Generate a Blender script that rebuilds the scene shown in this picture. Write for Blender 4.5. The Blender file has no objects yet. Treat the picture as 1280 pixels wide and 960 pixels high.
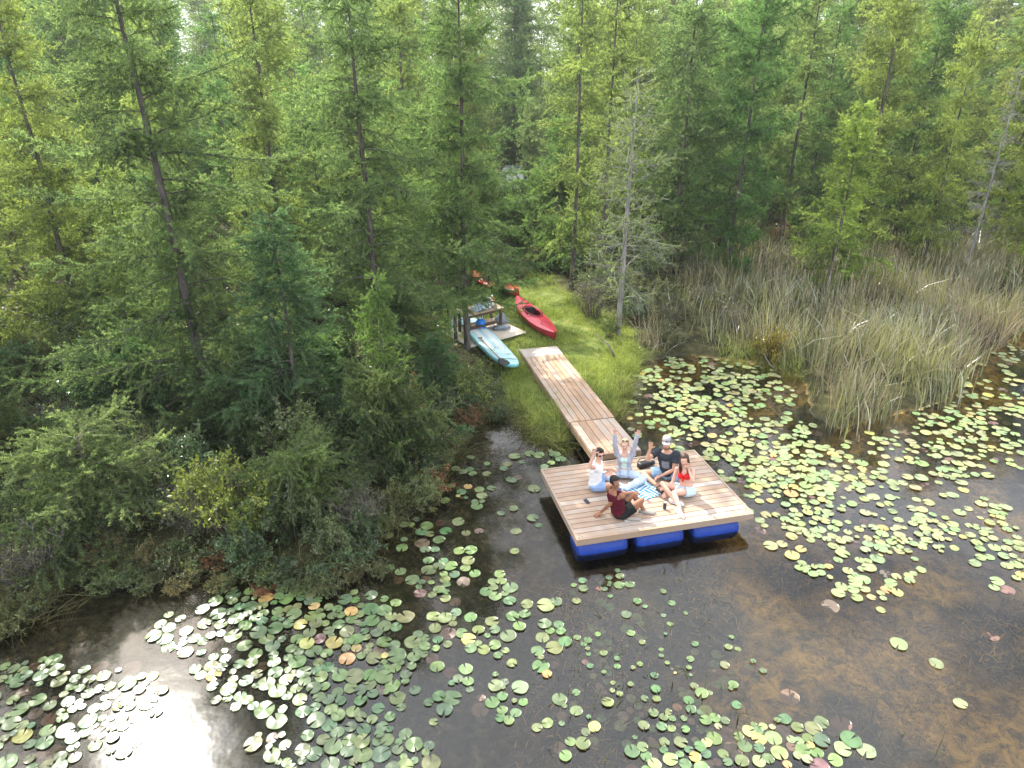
import bpy, bmesh, math, random
import numpy as np
from mathutils import Vector, Matrix

# ------------------------------------------------------------------ camera
sc = bpy.context.scene
COL = sc.collection
R = math.radians
CAM_H = 8.2
F_PX = 870.0
PITCH = R(25.13)
cam_d = bpy.data.cameras.new("camera")
cam_d.sensor_fit = 'HORIZONTAL'
cam_d.sensor_width = 36.0
cam_d.lens = 36.0 * F_PX / 1280.0
cam_d.clip_start = 0.1
cam_d.clip_end = 1500
cam = bpy.data.objects.new("camera", cam_d)
COL.objects.link(cam)
cam.location = (0, 0, CAM_H)
cam.rotation_euler = (R(90) - PITCH, 0, 0)
sc.camera = cam

# ------------------------------------------------------------------ light
SUN_DIR = Vector((-0.506, 0.678, 0.908)).normalized()     # towards the sun (behind the trees, to the left)
SUN_EL = math.asin(SUN_DIR.z)
SUN_AZ = math.atan2(SUN_DIR.x, SUN_DIR.y)                 # clockwise from +Y
world = bpy.data.worlds.new("World")
sc.world = world
world.use_nodes = True
wn, wl = world.node_tree.nodes, world.node_tree.links
wn.clear()
wo = wn.new('ShaderNodeOutputWorld')
bg = wn.new('ShaderNodeBackground')
sky = wn.new('ShaderNodeTexSky')
sky.sky_type = 'NISHITA'
sky.sun_disc = False
sky.sun_elevation = SUN_EL
sky.sun_rotation = SUN_AZ
sky.dust_density = 5.0
sky.air_density = 1.0
# thin broken cloud in the sky
tc = wn.new('ShaderNodeTexCoord')
mp = wn.new('ShaderNodeMapping')
mp.inputs['Scale'].default_value = (1.6, 1.6, 3.2)
nz = wn.new('ShaderNodeTexNoise')
nz.inputs['Scale'].default_value = 1.7
nz.inputs['Detail'].default_value = 7
nz.inputs['Roughness'].default_value = 0.58
rp = wn.new('ShaderNodeValToRGB')
rp.color_ramp.elements[0].position = 0.34
rp.color_ramp.elements[0].color = (0, 0, 0, 1)
rp.color_ramp.elements[1].position = 0.57
rp.color_ramp.elements[1].color = (1, 1, 1, 1)
cm = wn.new('ShaderNodeMixRGB')
cm.inputs[2].default_value = (14.0, 14.6, 15.6, 1)
wl.new(tc.outputs['Generated'], mp.inputs['Vector'])
wl.new(mp.outputs[0], nz.inputs['Vector'])
wl.new(nz.outputs['Fac'], rp.inputs[0])
wl.new(rp.outputs[0], cm.inputs[0])
wl.new(sky.outputs[0], cm.inputs[1])
wl.new(cm.outputs[0], bg.inputs['Color'])
bg.inputs['Strength'].default_value = 0.115
wl.new(bg.outputs[0], wo.inputs[0])

sun_d = bpy.data.lights.new("sun", 'SUN')
sun_d.energy = 5.0
sun_d.angle = R(0.6)
sun_d.color = (1.0, 0.94, 0.83)
sun = bpy.data.objects.new("sun", sun_d)
COL.objects.link(sun)
sun.location = SUN_DIR * 60
sun.rotation_euler = SUN_DIR.to_track_quat('Z', 'Y').to_euler()

sc.view_settings.view_transform = 'Standard'
sc.view_settings.look = 'None'
sc.view_settings.gamma = 1.0
sc.view_settings.use_curve_mapping = False
sc.view_settings.exposure = 0.92
sc.render.engine = 'CYCLES'
cy = sc.cycles
cy.max_bounces = 7
cy.diffuse_bounces = 3
cy.glossy_bounces = 3
cy.transmission_bounces = 5
cy.transparent_max_bounces = 12
cy.volume_bounces = 0
cy.caustics_reflective = False
cy.caustics_refractive = False
cy.sample_clamp_indirect = 4.0
cy.use_denoising = True

# ------------------------------------------------------------------ helpers
CP, SP = math.cos(PITCH), math.sin(PITCH)
CAMP = Vector((0, 0, CAM_H))


def ray(px, py):
    u = (px - 640) / F_PX
    v = -(py - 480) / F_PX
    return Vector((u, CP + v * SP, -SP + v * CP)).normalized()


def onz(px, py, z=0.0):
    d = ray(px, py)
    t = (z - CAM_H) / d.z
    return CAMP + d * t


def xcol(px, Y, z=0.3):
    """X of the image column px at ground distance Y"""
    return (px - 640) / F_PX * (Y * CP - (z - CAM_H) * SP)


def project(P):
    P = np.asarray(P, float)
    Z = P[..., 2] - CAM_H
    fw = P[..., 1] * CP - Z * SP
    up = P[..., 1] * SP + Z * CP
    return 640 + F_PX * P[..., 0] / fw, 480 - F_PX * up / fw, fw


def tag(o, label=None, cat=None, group=None, kind=None):
    if label: o['label'] = label
    if cat: o['category'] = cat
    if group: o['group'] = group
    if kind: o['kind'] = kind
    return o


def empty(name, loc, rz=0.0, label=None, cat=None, group=None):
    o = bpy.data.objects.new(name, None)
    o.empty_display_size = 0.2
    COL.objects.link(o)
    o.location = loc
    o.rotation_euler = (0, 0, rz)
    return tag(o, label, cat, group)


def link(name, me, parent=None):
    o = bpy.data.objects.new(name, me)
    COL.objects.link(o)
    if parent: o.parent = parent
    return o


def np_mesh(name, V, F, mats, smooth=False, tint=None, midx=None):
    """V (n,3), F list of faces (same size array or list of lists)"""
    me = bpy.data.meshes.new(name)
    V = np.asarray(V, dtype=np.float32)
    if isinstance(F, np.ndarray):
        nf, k = F.shape
        me.vertices.add(len(V)); me.vertices.foreach_set('co', V.ravel())
        me.loops.add(nf * k); me.loops.foreach_set('vertex_index', F.ravel().astype(np.int32))
        me.polygons.add(nf)
        me.polygons.foreach_set('loop_start', np.arange(0, nf * k, k, dtype=np.int32))
        me.update(calc_edges=True)
    else:
        me.from_pydata([tuple(v) for v in V], [], F)
    if tint is not None:
        a = me.attributes.new('tint', 'FLOAT', 'FACE')
        a.data.foreach_set('value', np.asarray(tint, dtype=np.float32))
    for m in (mats if isinstance(mats, (list, tuple)) else [mats]):
        me.materials.append(m)
    if midx is not None:
        me.polygons.foreach_set('material_index', np.asarray(midx, dtype=np.int32))
    me.polygons.foreach_set('use_smooth', np.full(len(me.polygons), smooth))
    me.update()
    return me


class MB:
    """collects simple shapes; build() links them as one mesh object"""
    def __init__(s):
        s.V = []; s.F = []; s.T = []

    def add(s, V, F, tint=0.5):
        n = len(s.V)
        s.V += [tuple(v) for v in V]
        s.F += [[i + n for i in f] for f in F]
        s.T += [tint] * len(F)

    def box(s, c, size, rz=0.0, M=None, tint=0.5):
        x, y, z = size[0] / 2, size[1] / 2, size[2] / 2
        P = [Vector(p) for p in ((-x, -y, -z), (x, -y, -z), (x, y, -z), (-x, y, -z), (-x, -y, z), (x, -y, z), (x, y, z), (-x, y, z))]
        m = (M if M is not None else Matrix.Rotation(rz, 3, 'Z'))
        s.add([m @ p + Vector(c) for p in P], [(0, 3, 2, 1), (4, 5, 6, 7), (0, 1, 5, 4), (1, 2, 6, 5), (2, 3, 7, 6), (3, 0, 4, 7)], tint)

    def tube(s, pts, rad, n=8, cap=True, tint=0.5, side=None):
        """rad: float or list of r or (rx, ry)"""
        pts = [Vector(p) for p in pts]
        m = len(pts)
        if not isinstance(rad, (list, tuple)): rad = [rad] * m
        V = []; F = []
        t0 = (pts[1] - pts[0]).normalized()
        ref = Vector(side) if side is not None else (Vector((0, 0, 1)) if abs(t0.z) < 0.9 else Vector((1, 0, 0)))
        for i, p in enumerate(pts):
            a = pts[max(i - 1, 0)]; b = pts[min(i + 1, m - 1)]
            t = (b - a).normalized()
            u = (ref - t * ref.dot(t)).normalized()
            w = t.cross(u)
            if side is None: ref = u
            r = rad[i]
            rx, ry = (r, r) if not isinstance(r, (list, tuple)) else r
            for k in range(n):
                an = 2 * math.pi * k / n
                V.append(p + u * (rx * math.cos(an)) + w * (ry * math.sin(an)))
        for i in range(m - 1):
            for k in range(n):
                a = i * n + k; b = i * n + (k + 1) % n
                F.append((a, b, b + n, a + n))
        if cap:
            F.append(tuple(range(n - 1, -1, -1)))
            F.append(tuple((m - 1) * n + k for k in range(n)))
        s.add(V, F, tint)

    def ball(s, c, r, M=None, n=12, tint=0.5):
        if not isinstance(r, (list, tuple)): r = (r, r, r)
        V = []; F = []
        k = n // 2
        for i in range(1, k):
            th = math.pi * i / k
            for j in range(n):
                ph = 2 * math.pi * j / n
                V.append(Vector((r[0] * math.sin(th) * math.cos(ph), r[1] * math.sin(th) * math.sin(ph), r[2] * math.cos(th))))
        V.append(Vector((0, 0, r[2]))); V.append(Vector((0, 0, -r[2])))
        top, bot = len(V) - 2, len(V) - 1
        for i in range(k - 2):
            for j in range(n):
                a = i * n + j; b = i * n + (j + 1) % n
                F.append((a, a + n, b + n, b))
        for j in range(n):
            F.append((top, j, (j + 1) % n))
            F.append((bot, (k - 2) * n + (j + 1) % n, (k - 2) * n + j))
        m = M if M is not None else Matrix.Identity(3)
        s.add([m @ v + Vector(c) for v in V], F, tint)

    def mesh(s, name, mats, smooth=False, bevel=0.0):
        me = np_mesh(name, np.array([tuple(v) for v in s.V]), s.F, mats, smooth, s.T)
        bm = bmesh.new(); bm.from_mesh(me)
        bmesh.ops.recalc_face_normals(bm, faces=bm.faces)
        if bevel > 0:
            ed = [e for e in bm.edges if len(e.link_faces) == 2 and e.calc_face_angle(0) > 0.7]
            bmesh.ops.bevel(bm, geom=ed, offset=bevel, segments=2, profile=0.5, affect='EDGES')
        bm.to_mesh(me); bm.free()
        return me

    def build(s, name, mats, parent=None, smooth=False, bevel=0.0):
        return link(name, s.mesh(name, mats, smooth, bevel), parent)


# ------------------------------------------------------------------ materials
def new_mat(name):
    m = bpy.data.materials.new(name)
    m.use_nodes = True
    n = m.node_tree.nodes
    n.clear()
    out = n.new('ShaderNodeOutputMaterial')
    return m, n, m.node_tree.links, out


def plain(name, col, rough=0.6, var=0.12, scale=6.0, metal=0.0, spec=0.4, bump=0.0, tintvar=0.0, coat=0.0):
    m, n, l, out = new_mat(name)
    b = n.new('ShaderNodeBsdfPrincipled')
    b.inputs['Roughness'].default_value = rough
    b.inputs['Metallic'].default_value = metal
    b.inputs['Specular IOR Level'].default_value = spec
    b.inputs['Coat Weight'].default_value = coat
    tc = n.new('ShaderNodeTexCoord')
    nz = n.new('ShaderNodeTexNoise'); nz.inputs['Scale'].default_value = scale; nz.inputs['Detail'].default_value = 5
    l.new(tc.outputs['Object'], nz.inputs['Vector'])
    mx = n.new('ShaderNodeMixRGB')
    mx.inputs[1].default_value = (*[c * (1 - var) for c in col], 1)
    mx.inputs[2].default_value = (*[min(1, c * (1 + var)) for c in col], 1)
    l.new(nz.outputs['Fac'], mx.inputs[0])
    l.new(mx.outputs[0], b.inputs['Base Color'])
    if bump:
        bp = n.new('ShaderNodeBump'); bp.inputs['Strength'].default_value = bump; bp.inputs['Distance'].default_value = 0.01
        l.new(nz.outputs['Fac'], bp.inputs['Height']); l.new(bp.outputs[0], b.inputs['Normal'])
    l.new(b.outputs[0], out.inputs[0])
    return m


def foliage(name, c_dark, c_light, trans=0.5, gloss=0.0, rough=0.35, patch=0.9, tcol=(1.25, 1.15, 0.55)):
    """leaf material: tint attribute per leaf, broad clumps by noise, multiplied by the object's own colour"""
    m, n, l, out = new_mat(name)
    at = n.new('ShaderNodeAttribute'); at.attribute_name = 'tint'
    geo = n.new('ShaderNodeNewGeometry')
    nz = n.new('ShaderNodeTexNoise'); nz.inputs['Scale'].default_value = patch; nz.inputs['Detail'].default_value = 3
    l.new(geo.outputs['Position'], nz.inputs['Vector'])
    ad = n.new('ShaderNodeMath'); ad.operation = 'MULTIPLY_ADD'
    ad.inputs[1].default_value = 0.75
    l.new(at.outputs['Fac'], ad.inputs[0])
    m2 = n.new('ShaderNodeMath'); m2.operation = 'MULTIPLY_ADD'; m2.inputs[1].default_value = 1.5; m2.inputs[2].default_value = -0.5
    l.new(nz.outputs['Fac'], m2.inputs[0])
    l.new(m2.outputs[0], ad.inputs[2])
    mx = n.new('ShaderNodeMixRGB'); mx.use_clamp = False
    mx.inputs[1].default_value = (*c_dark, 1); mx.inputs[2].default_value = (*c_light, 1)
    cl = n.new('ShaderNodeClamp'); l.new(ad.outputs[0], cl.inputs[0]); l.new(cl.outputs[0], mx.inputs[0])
    oi = n.new('ShaderNodeObjectInfo')
    mu = n.new('ShaderNodeMixRGB'); mu.blend_type = 'MULTIPLY'; mu.inputs[0].default_value = 1
    l.new(mx.outputs[0], mu.inputs[1]); l.new(oi.outputs['Color'], mu.inputs[2])
    df = n.new('ShaderNodeBsdfDiffuse'); l.new(mu.outputs[0], df.inputs['Color'])
    tr = n.new('ShaderNodeBsdfTranslucent')
    tm = n.new('ShaderNodeMixRGB'); tm.blend_type = 'MULTIPLY'; tm.inputs[0].default_value = 1
    tm.inputs[2].default_value = (*tcol, 1)
    l.new(mu.outputs[0], tm.inputs[1]); l.new(tm.outputs[0], tr.inputs['Color'])
    ms = n.new('ShaderNodeMixShader'); ms.inputs[0].default_value = trans
    l.new(df.outputs[0], ms.inputs[1]); l.new(tr.outputs[0], ms.inputs[2])
    last = ms
    if gloss > 0:
        gl = n.new('ShaderNodeBsdfGlossy'); gl.inputs['Roughness'].default_value = rough
        gl.inputs['Color'].default_value = (1, 1, 1, 1)
        lw = n.new('ShaderNodeLayerWeight'); lw.inputs['Blend'].default_value = 0.35
        mm = n.new('ShaderNodeMath'); mm.operation = 'MULTIPLY_ADD'; mm.inputs[1].default_value = 0.35; mm.inputs[2].default_value = gloss
        l.new(lw.outputs['Fresnel'], mm.inputs[0])
        m3 = n.new('ShaderNodeMixShader')
        l.new(mm.outputs[0], m3.inputs[0]); l.new(ms.outputs[0], m3.inputs[1]); l.new(gl.outputs[0], m3.inputs[2])
        last = m3
    l.new(last.outputs[0], out.inputs[0])
    return m


def bark(name, c1, c2, scale=9):
    m, n, l, out = new_mat(name)
    b = n.new('ShaderNodeBsdfPrincipled'); b.inputs['Roughness'].default_value = 0.9; b.inputs['Specular IOR Level'].default_value = 0.2
    tc = n.new('ShaderNodeTexCoord'); mp = n.new('ShaderNodeMapping'); mp.inputs['Scale'].default_value = (1, 1, 0.25)
    nz = n.new('ShaderNodeTexNoise'); nz.inputs['Scale'].default_value = scale; nz.inputs['Detail'].default_value = 6
    rp = n.new('ShaderNodeValToRGB')
    rp.color_ramp.elements[0].position = 0.35; rp.color_ramp.elements[0].color = (*c1, 1)
    rp.color_ramp.elements[1].position = 0.7; rp.color_ramp.elements[1].color = (*c2, 1)
    l.new(tc.outputs['Object'], mp.inputs[0]); l.new(mp.outputs[0], nz.inputs['Vector']); l.new(nz.outputs['Fac'], rp.inputs[0])
    l.new(rp.outputs[0], b.inputs['Base Color'])
    bp = n.new('ShaderNodeBump'); bp.inputs['Strength'].default_value = 0.6; bp.inputs['Distance'].default_value = 0.02
    l.new(nz.outputs['Fac'], bp.inputs['Height']); l.new(bp.outputs[0], b.inputs['Normal'])
    l.new(b.outputs[0], out.inputs[0])
    return m


def wood(name, ca, cb, axis_scale=(1.2, 26, 26), rough=0.65, stain=0.35):
    m, n, l, out = new_mat(name)
    b = n.new('ShaderNodeBsdfPrincipled'); b.inputs['Roughness'].default_value = rough; b.inputs['Specular IOR Level'].default_value = 0.3
    tc = n.new('ShaderNodeTexCoord'); mp = n.new('ShaderNodeMapping'); mp.inputs['Scale'].default_value = axis_scale
    at = n.new('ShaderNodeAttribute'); at.attribute_name = 'tint'
    nz = n.new('ShaderNodeTexNoise'); nz.inputs['Scale'].default_value = 1.0; nz.inputs['Detail'].default_value = 5
    nz.noise_dimensions = '4D'
    mw = n.new('ShaderNodeMath'); mw.operation = 'MULTIPLY'; mw.inputs[1].default_value = 37.0
    l.new(at.outputs['Fac'], mw.inputs[0]); l.new(mw.outputs[0], nz.inputs['W'])
    l.new(tc.outputs['Object'], mp.inputs[0]); l.new(mp.outputs[0], nz.inputs['Vector'])
    n2 = n.new('ShaderNodeTexNoise'); n2.inputs['Scale'].default_value = 2.2; n2.inputs['Detail'].default_value = 3
    n2.noise_dimensions = '4D'; l.new(mw.outputs[0], n2.inputs['W'])
    l.new(tc.outputs['Object'], n2.inputs['Vector'])
    f1 = n.new('ShaderNodeMath'); f1.operation = 'MULTIPLY_ADD'; f1.inputs[1].default_value = 0.7; f1.inputs[2].default_value = -0.35
    l.new(nz.outputs['Fac'], f1.inputs[0])
    f2 = n.new('ShaderNodeMath'); f2.operation = 'MULTIPLY_ADD'; f2.inputs[1].default_value = stain * 2; f2.inputs[2].default_value = -stain
    l.new(n2.outputs['Fac'], f2.inputs[0])
    f3 = n.new('ShaderNodeMath'); f3.operation = 'ADD'; l.new(f1.outputs[0], f3.inputs[0]); l.new(f2.outputs[0], f3.inputs[1])
    f4 = n.new('ShaderNodeMath'); f4.operation = 'ADD'; l.new(f3.outputs[0], f4.inputs[0]); l.new(at.outputs['Fac'], f4.inputs[1])
    cl = n.new('ShaderNodeClamp'); l.new(f4.outputs[0], cl.inputs[0])
    mx = n.new('ShaderNodeValToRGB')
    e = mx.color_ramp.elements; e.new(0.5)
    gr = sum(cb) / 3
    e[0].color = (*ca, 1); e[2].color = (*[0.45 * c + 0.55 * gr * 1.02 for c in cb], 1)
    e[1].color = (*[0.5 * (p + q) * t for p, q, t in zip(ca, cb, (1.08, 0.98, 0.86))], 1)
    e[0].position = 0.08; e[1].position = 0.45; e[2].position = 0.9
    l.new(cl.outputs[0], mx.inputs[0]); l.new(mx.outputs[0], b.inputs['Base Color'])
    bp = n.new('ShaderNodeBump'); bp.inputs['Strength'].default_value = 0.25; bp.inputs['Distance'].default_value = 0.004
    l.new(nz.outputs['Fac'], bp.inputs['Height']); l.new(bp.outputs[0], b.inputs['Normal'])
    l.new(b.outputs[0], out.inputs[0])
    return m


rng = np.random.default_rng(7)
rnd = random.Random(7)
# ------------------------------------------------------------------ ground, pond bed and water
shore_px = [(-60, 800), (0, 790), (55, 770), (105, 712), (200, 706), (320, 716), (415, 726), (452, 692), (520, 640), (553, 592), (572, 556),
            (598, 522), (640, 517), (662, 545), (700, 556), (728, 542), (762, 530), (776, 512), (786, 482), (800, 455), (850, 444),
            (950, 454), (1003, 472), (1014, 520), (1050, 538), (1100, 525), (1190, 500), (1216, 455), (1280, 418), (1400, 392)]
shore = [tuple(onz(x, y, 0.0)[:2]) for x, y in shore_px]
land_poly = np.array([(-300, 7.0), (-40, 8.0), (-14, 8.2)] + shore + [(60, 32), (300, 34), (300, 320), (-300, 320)])


def inside(poly, P):
    x, y = P[:, 0], P[:, 1]
    c = np.zeros(len(P), bool)
    j = len(poly) - 1
    for i in range(len(poly)):
        xi, yi = poly[i]; xj, yj = poly[j]
        hit = ((yi > y) != (yj > y)) & (x < (xj - xi) * (y - yi) / (yj - yi + 1e-12) + xi)
        c ^= hit
        j = i
    return c


def polydist(poly, P):
    d = np.full(len(P), 1e9)
    for i in range(len(poly)):
        a = poly[i]; b = poly[(i + 1) % len(poly)]
        ab = b - a
        t = np.clip(((P - a) @ ab) / (ab @ ab + 1e-12), 0, 1)
        q = a + t[:, None] * ab
        d = np.minimum(d, np.hypot(*(P - q).T))
    return d


def vnoise(P, s, seed=0):
    """cheap smooth value noise in 2-D"""
    Q = P * s
    i = np.floor(Q).astype(int); f = Q - i
    f = f * f * (3 - 2 * f)

    def h(a, b):
        n = (a * 374761393 + b * 668265263 + seed * 982451653) & 0xffffffff
        n = ((n ^ (n >> 13)) * 1274126177) & 0xffffffff
        return ((n ^ (n >> 16)) & 0xffff) / 65535.0
    a = h(i[:, 0], i[:, 1]); b = h(i[:, 0] + 1, i[:, 1]); c = h(i[:, 0], i[:, 1] + 1); d = h(i[:, 0] + 1, i[:, 1] + 1)
    return (a * (1 - f[:, 0]) + b * f[:, 0]) * (1 - f[:, 1]) + (c * (1 - f[:, 0]) + d * f[:, 0]) * f[:, 1]


def ground_z(P):
    P = np.asarray(P, float).reshape(-1, 2)
    ins = inside(land_poly, P)
    d = polydist(land_poly, P)
    up = 0.03 + 0.26 * (1 - np.exp(-d * 1.1)) + 0.10 * (vnoise(P, 0.8, 3) - 0.5) * np.clip(d, 0, 1)
    up += np.clip(P[:, 1] - 24, 0, 60) * 0.004
    dn = -0.05 - 0.62 * (1 - np.exp(-d * 0.55)) + 0.16 * (vnoise(P, 0.9, 5) - 0.5) * np.clip(d, 0, 1) + 0.06 * (vnoise(P, 3.1, 6) - 0.5) * np.clip(d, 0, 1)
    return np.where(ins, up, dn)


def gz(x, y):
    return float(ground_z([[x, y]])[0])


# the trodden grass clearing: from the boardwalk back to the parked car
clear_poly = np.array([tuple(onz(x, y, 0.3)[:2]) for x, y in
                       [(640, 520), (628, 470), (610, 430), (555, 425), (552, 390), (600, 362), (634, 352), (648, 330), (640, 290), (626, 252), (684, 252), (672, 290), (674, 325), (690, 350), (720, 372), (790, 410), (800, 452), (785, 485), (772, 515), (728, 545), (690, 556)]])


def axis(a, b, step, far):
    core = np.arange(a, b + step / 2, step)
    out = [core]
    lo, hi = a, b; s = step
    L = []; H = []
    while hi < far or lo > -far:
        s *= 1.35
        lo -= s; hi += s
        L.append(lo); H.append(hi)
    return np.concatenate([np.array(L[::-1]), core, np.array(H)])


gx = axis(-20, 22, 0.16, 260)
gy = axis(2, 36, 0.16, 260)
XX, YY = np.meshgrid(gx, gy)
GP = np.c_[XX.ravel(), YY.ravel()]
GZ = ground_z(GP)
nx, ny = len(gx), len(gy)
ii = (np.arange(ny - 1)[:, None] * nx + np.arange(nx - 1)[None, :]).ravel()
GF = np.stack([ii, ii + 1, ii + nx + 1, ii + nx], 1)

m, n, l, out = new_mat('ground')
b = n.new('ShaderNodeBsdfPrincipled'); b.inputs['Roughness'].default_value = 0.95; b.inputs['Specular IOR Level'].default_value = 0.1
geo = n.new('ShaderNodeNewGeometry')
sep = n.new('ShaderNodeSeparateXYZ'); l.new(geo.outputs['Position'], sep.inputs[0])


def ramp(src, stops, scale, detail=6, rough=0.6, dist=0.0):
    nz = n.new('ShaderNodeTexNoise'); nz.inputs['Scale'].default_value = scale; nz.inputs['Detail'].default_value = detail
    nz.inputs['Roughness'].default_value = rough; nz.inputs['Distortion'].default_value = dist
    l.new(src, nz.inputs['Vector'])
    rp = n.new('ShaderNodeValToRGB')
    e = rp.color_ramp.elements
    while len(e) < len(stops): e.new(0.5)
    for k, (p, c) in enumerate(stops):
        e[k].position = p; e[k].color = (*c, 1)
    l.new(nz.outputs['Fac'], rp.inputs[0])
    return rp.outputs[0]


bed_a = ramp(geo.outputs['Position'], [(0.34, (0.03, 0.026, 0.018)), (0.45, (0.14, 0.105, 0.05)), (0.55, (0.42, 0.275, 0.085)), (0.70, (0.62, 0.42, 0.15))], 3.6, 12, 0.82, 0.6)
bed_b = ramp(geo.outputs['Position'], [(0.36, (0.018, 0.019, 0.018)), (0.52, (0.060, 0.058, 0.045)), (0.68, (0.18, 0.155, 0.095))], 4.4, 12, 0.8, 0.3)
# the ochre weed beds lie on the open right side of the pond
big = n.new('ShaderNodeTexNoise'); big.inputs['Scale'].default_value = 0.55; big.inputs['Detail'].default_value = 3
l.new(geo.outputs['Position'], big.inputs['Vector'])
mr = n.new('ShaderNodeMapRange'); mr.inputs['From Min'].default_value = 1.2; mr.inputs['From Max'].default_value = 4.2
l.new(sep.outputs['X'], mr.inputs['Value'])
wsum = n.new('ShaderNodeMath'); wsum.operation = 'MULTIPLY_ADD'; wsum.inputs[1].default_value = 7.0; wsum.inputs[2].default_value = -3.92
l.new(big.outputs['Fac'], wsum.inputs[0])
wad = n.new('ShaderNodeMath'); wad.operation = 'ADD'; wad.use_clamp = True
wad.inputs[1].default_value = 0.0
l.new(wsum.outputs[0], wad.inputs[0]); l.new(mr.outputs[0], wad.inputs[1])
wml = n.new('ShaderNodeMath'); wml.operation = 'MULTIPLY'; l.new(wad.outputs[0], wml.inputs[0]); l.new(mr.outputs[0], wml.inputs[1])
bmix = n.new('ShaderNodeMixRGB'); l.new(wml.outputs[0], bmix.inputs[0]); l.new(bed_b, bmix.inputs[1]); l.new(bed_a, bmix.inputs[2])
soil = ramp(geo.outputs['Position'], [(0.35, (0.018, 0.016, 0.010)), (0.52, (0.045, 0.045, 0.020)), (0.66, (0.09, 0.085, 0.04))], 2.2, 9, 0.7)
turf = ramp(geo.outputs['Position'], [(0.35, (0.06, 0.085, 0.02)), (0.52, (0.14, 0.18, 0.045)), (0.68, (0.24, 0.23, 0.09))], 3.0, 8, 0.7)
gat = n.new('ShaderNodeAttribute'); gat.attribute_name = 'turf'
lmix = n.new('ShaderNodeMixRGB'); l.new(gat.outputs['Fac'], lmix.inputs[0]); l.new(soil, lmix.inputs[1]); l.new(turf, lmix.inputs[2])
zr = n.new('ShaderNodeMapRange'); zr.inputs['From Min'].default_value = -0.03; zr.inputs['From Max'].default_value = 0.06
l.new(sep.outputs['Z'], zr.inputs['Value'])
gm = n.new('ShaderNodeMixRGB'); l.new(zr.outputs[0], gm.inputs[0]); l.new(bmix.outputs[0], gm.inputs[1]); l.new(lmix.outputs[0], gm.inputs[2])
l.new(gm.outputs[0], b.inputs['Base Color'])
bn = n.new('ShaderNodeTexNoise'); bn.inputs['Scale'].default_value = 14; bn.inputs['Detail'].default_value = 6
l.new(geo.outputs['Position'], bn.inputs['Vector'])
bp = n.new('ShaderNodeBump'); bp.inputs['Strength'].default_value = 0.7; bp.inputs['Distance'].default_value = 0.05
l.new(bn.outputs['Fac'], bp.inputs['Height']); l.new(bp.outputs[0], b.inputs['Normal'])
l.new(b.outputs[0], out.inputs[0])
ground_mat = m
gme = np_mesh('ground', np.c_[GP, GZ], GF, ground_mat, smooth=True)
ta = gme.attributes.new('turf', 'FLOAT', 'POINT')
ci = inside(clear_poly, GP); cd = polydist(clear_poly, GP)
tv = np.clip(0.5 + np.where(ci, cd, -cd) * 1.2 + (vnoise(GP, 2.0, 9) - 0.5), 0, 1)
ta.data.foreach_set('value', tv.astype(np.float32))
tag(link('ground', gme), kind='structure')

# water: clear brown water, mirror surface with faint ripples
m, n, l, out = new_mat('pond_water')
tr = n.new('ShaderNodeBsdfTransparent'); tr.inputs['Color'].default_value = (0.93, 0.87, 0.72, 1)
gl = n.new('ShaderNodeBsdfGlossy'); gl.inputs['Roughness'].default_value = 0.075
fr = n.new('ShaderNodeFresnel'); fr.inputs['IOR'].default_value = 1.62
geo = n.new('ShaderNodeNewGeometry')
nz = n.new('ShaderNodeTexNoise'); nz.inputs['Scale'].default_value = 2.2; nz.inputs['Detail'].default_value = 3
l.new(geo.outputs['Position'], nz.inputs['Vector'])
bp = n.new('ShaderNodeBump'); bp.inputs['Strength'].default_value = 0.12; bp.inputs['Distance'].default_value = 0.03
l.new(nz.outputs['Fac'], bp.inputs['Height'])
l.new(bp.outputs[0], gl.inputs['Normal']); l.new(bp.outputs[0], fr.inputs['Normal'])
ms = n.new('ShaderNodeMixShader'); l.new(fr.outputs[0], ms.inputs[0]); l.new(tr.outputs[0], ms.inputs[1]); l.new(gl.outputs[0], ms.inputs[2])
l.new(ms.outputs[0], out.inputs[0])
wme = np_mesh('water', [(-250, -250, 0), (250, -250, 0), (250, 45, 0), (-250, 45, 0)], np.array([[0, 1, 2, 3]]), m)
tag(link('water', wme), kind='structure')

# ------------------------------------------------------------------ tree and shrub builders
M_BARK = bark('tamarack_bark', (0.055, 0.048, 0.042), (0.17, 0.15, 0.135))
M_GREY = bark('dead_bark', (0.17, 0.16, 0.15), (0.36, 0.35, 0.33))
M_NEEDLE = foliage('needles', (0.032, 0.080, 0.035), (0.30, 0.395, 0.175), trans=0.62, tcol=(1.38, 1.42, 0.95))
M_LEAF = foliage('leaves', (0.022, 0.05, 0.018), (0.19, 0.25, 0.10), trans=0.5, gloss=0.015, rough=0.35, patch=1.6)
M_BLADE = foliage('blades', (0.06, 0.10, 0.028), (0.19, 0.22, 0.08), trans=0.45, gloss=0.02, rough=0.4, patch=0.7, tcol=(1.15, 1.1, 0.6))


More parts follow.
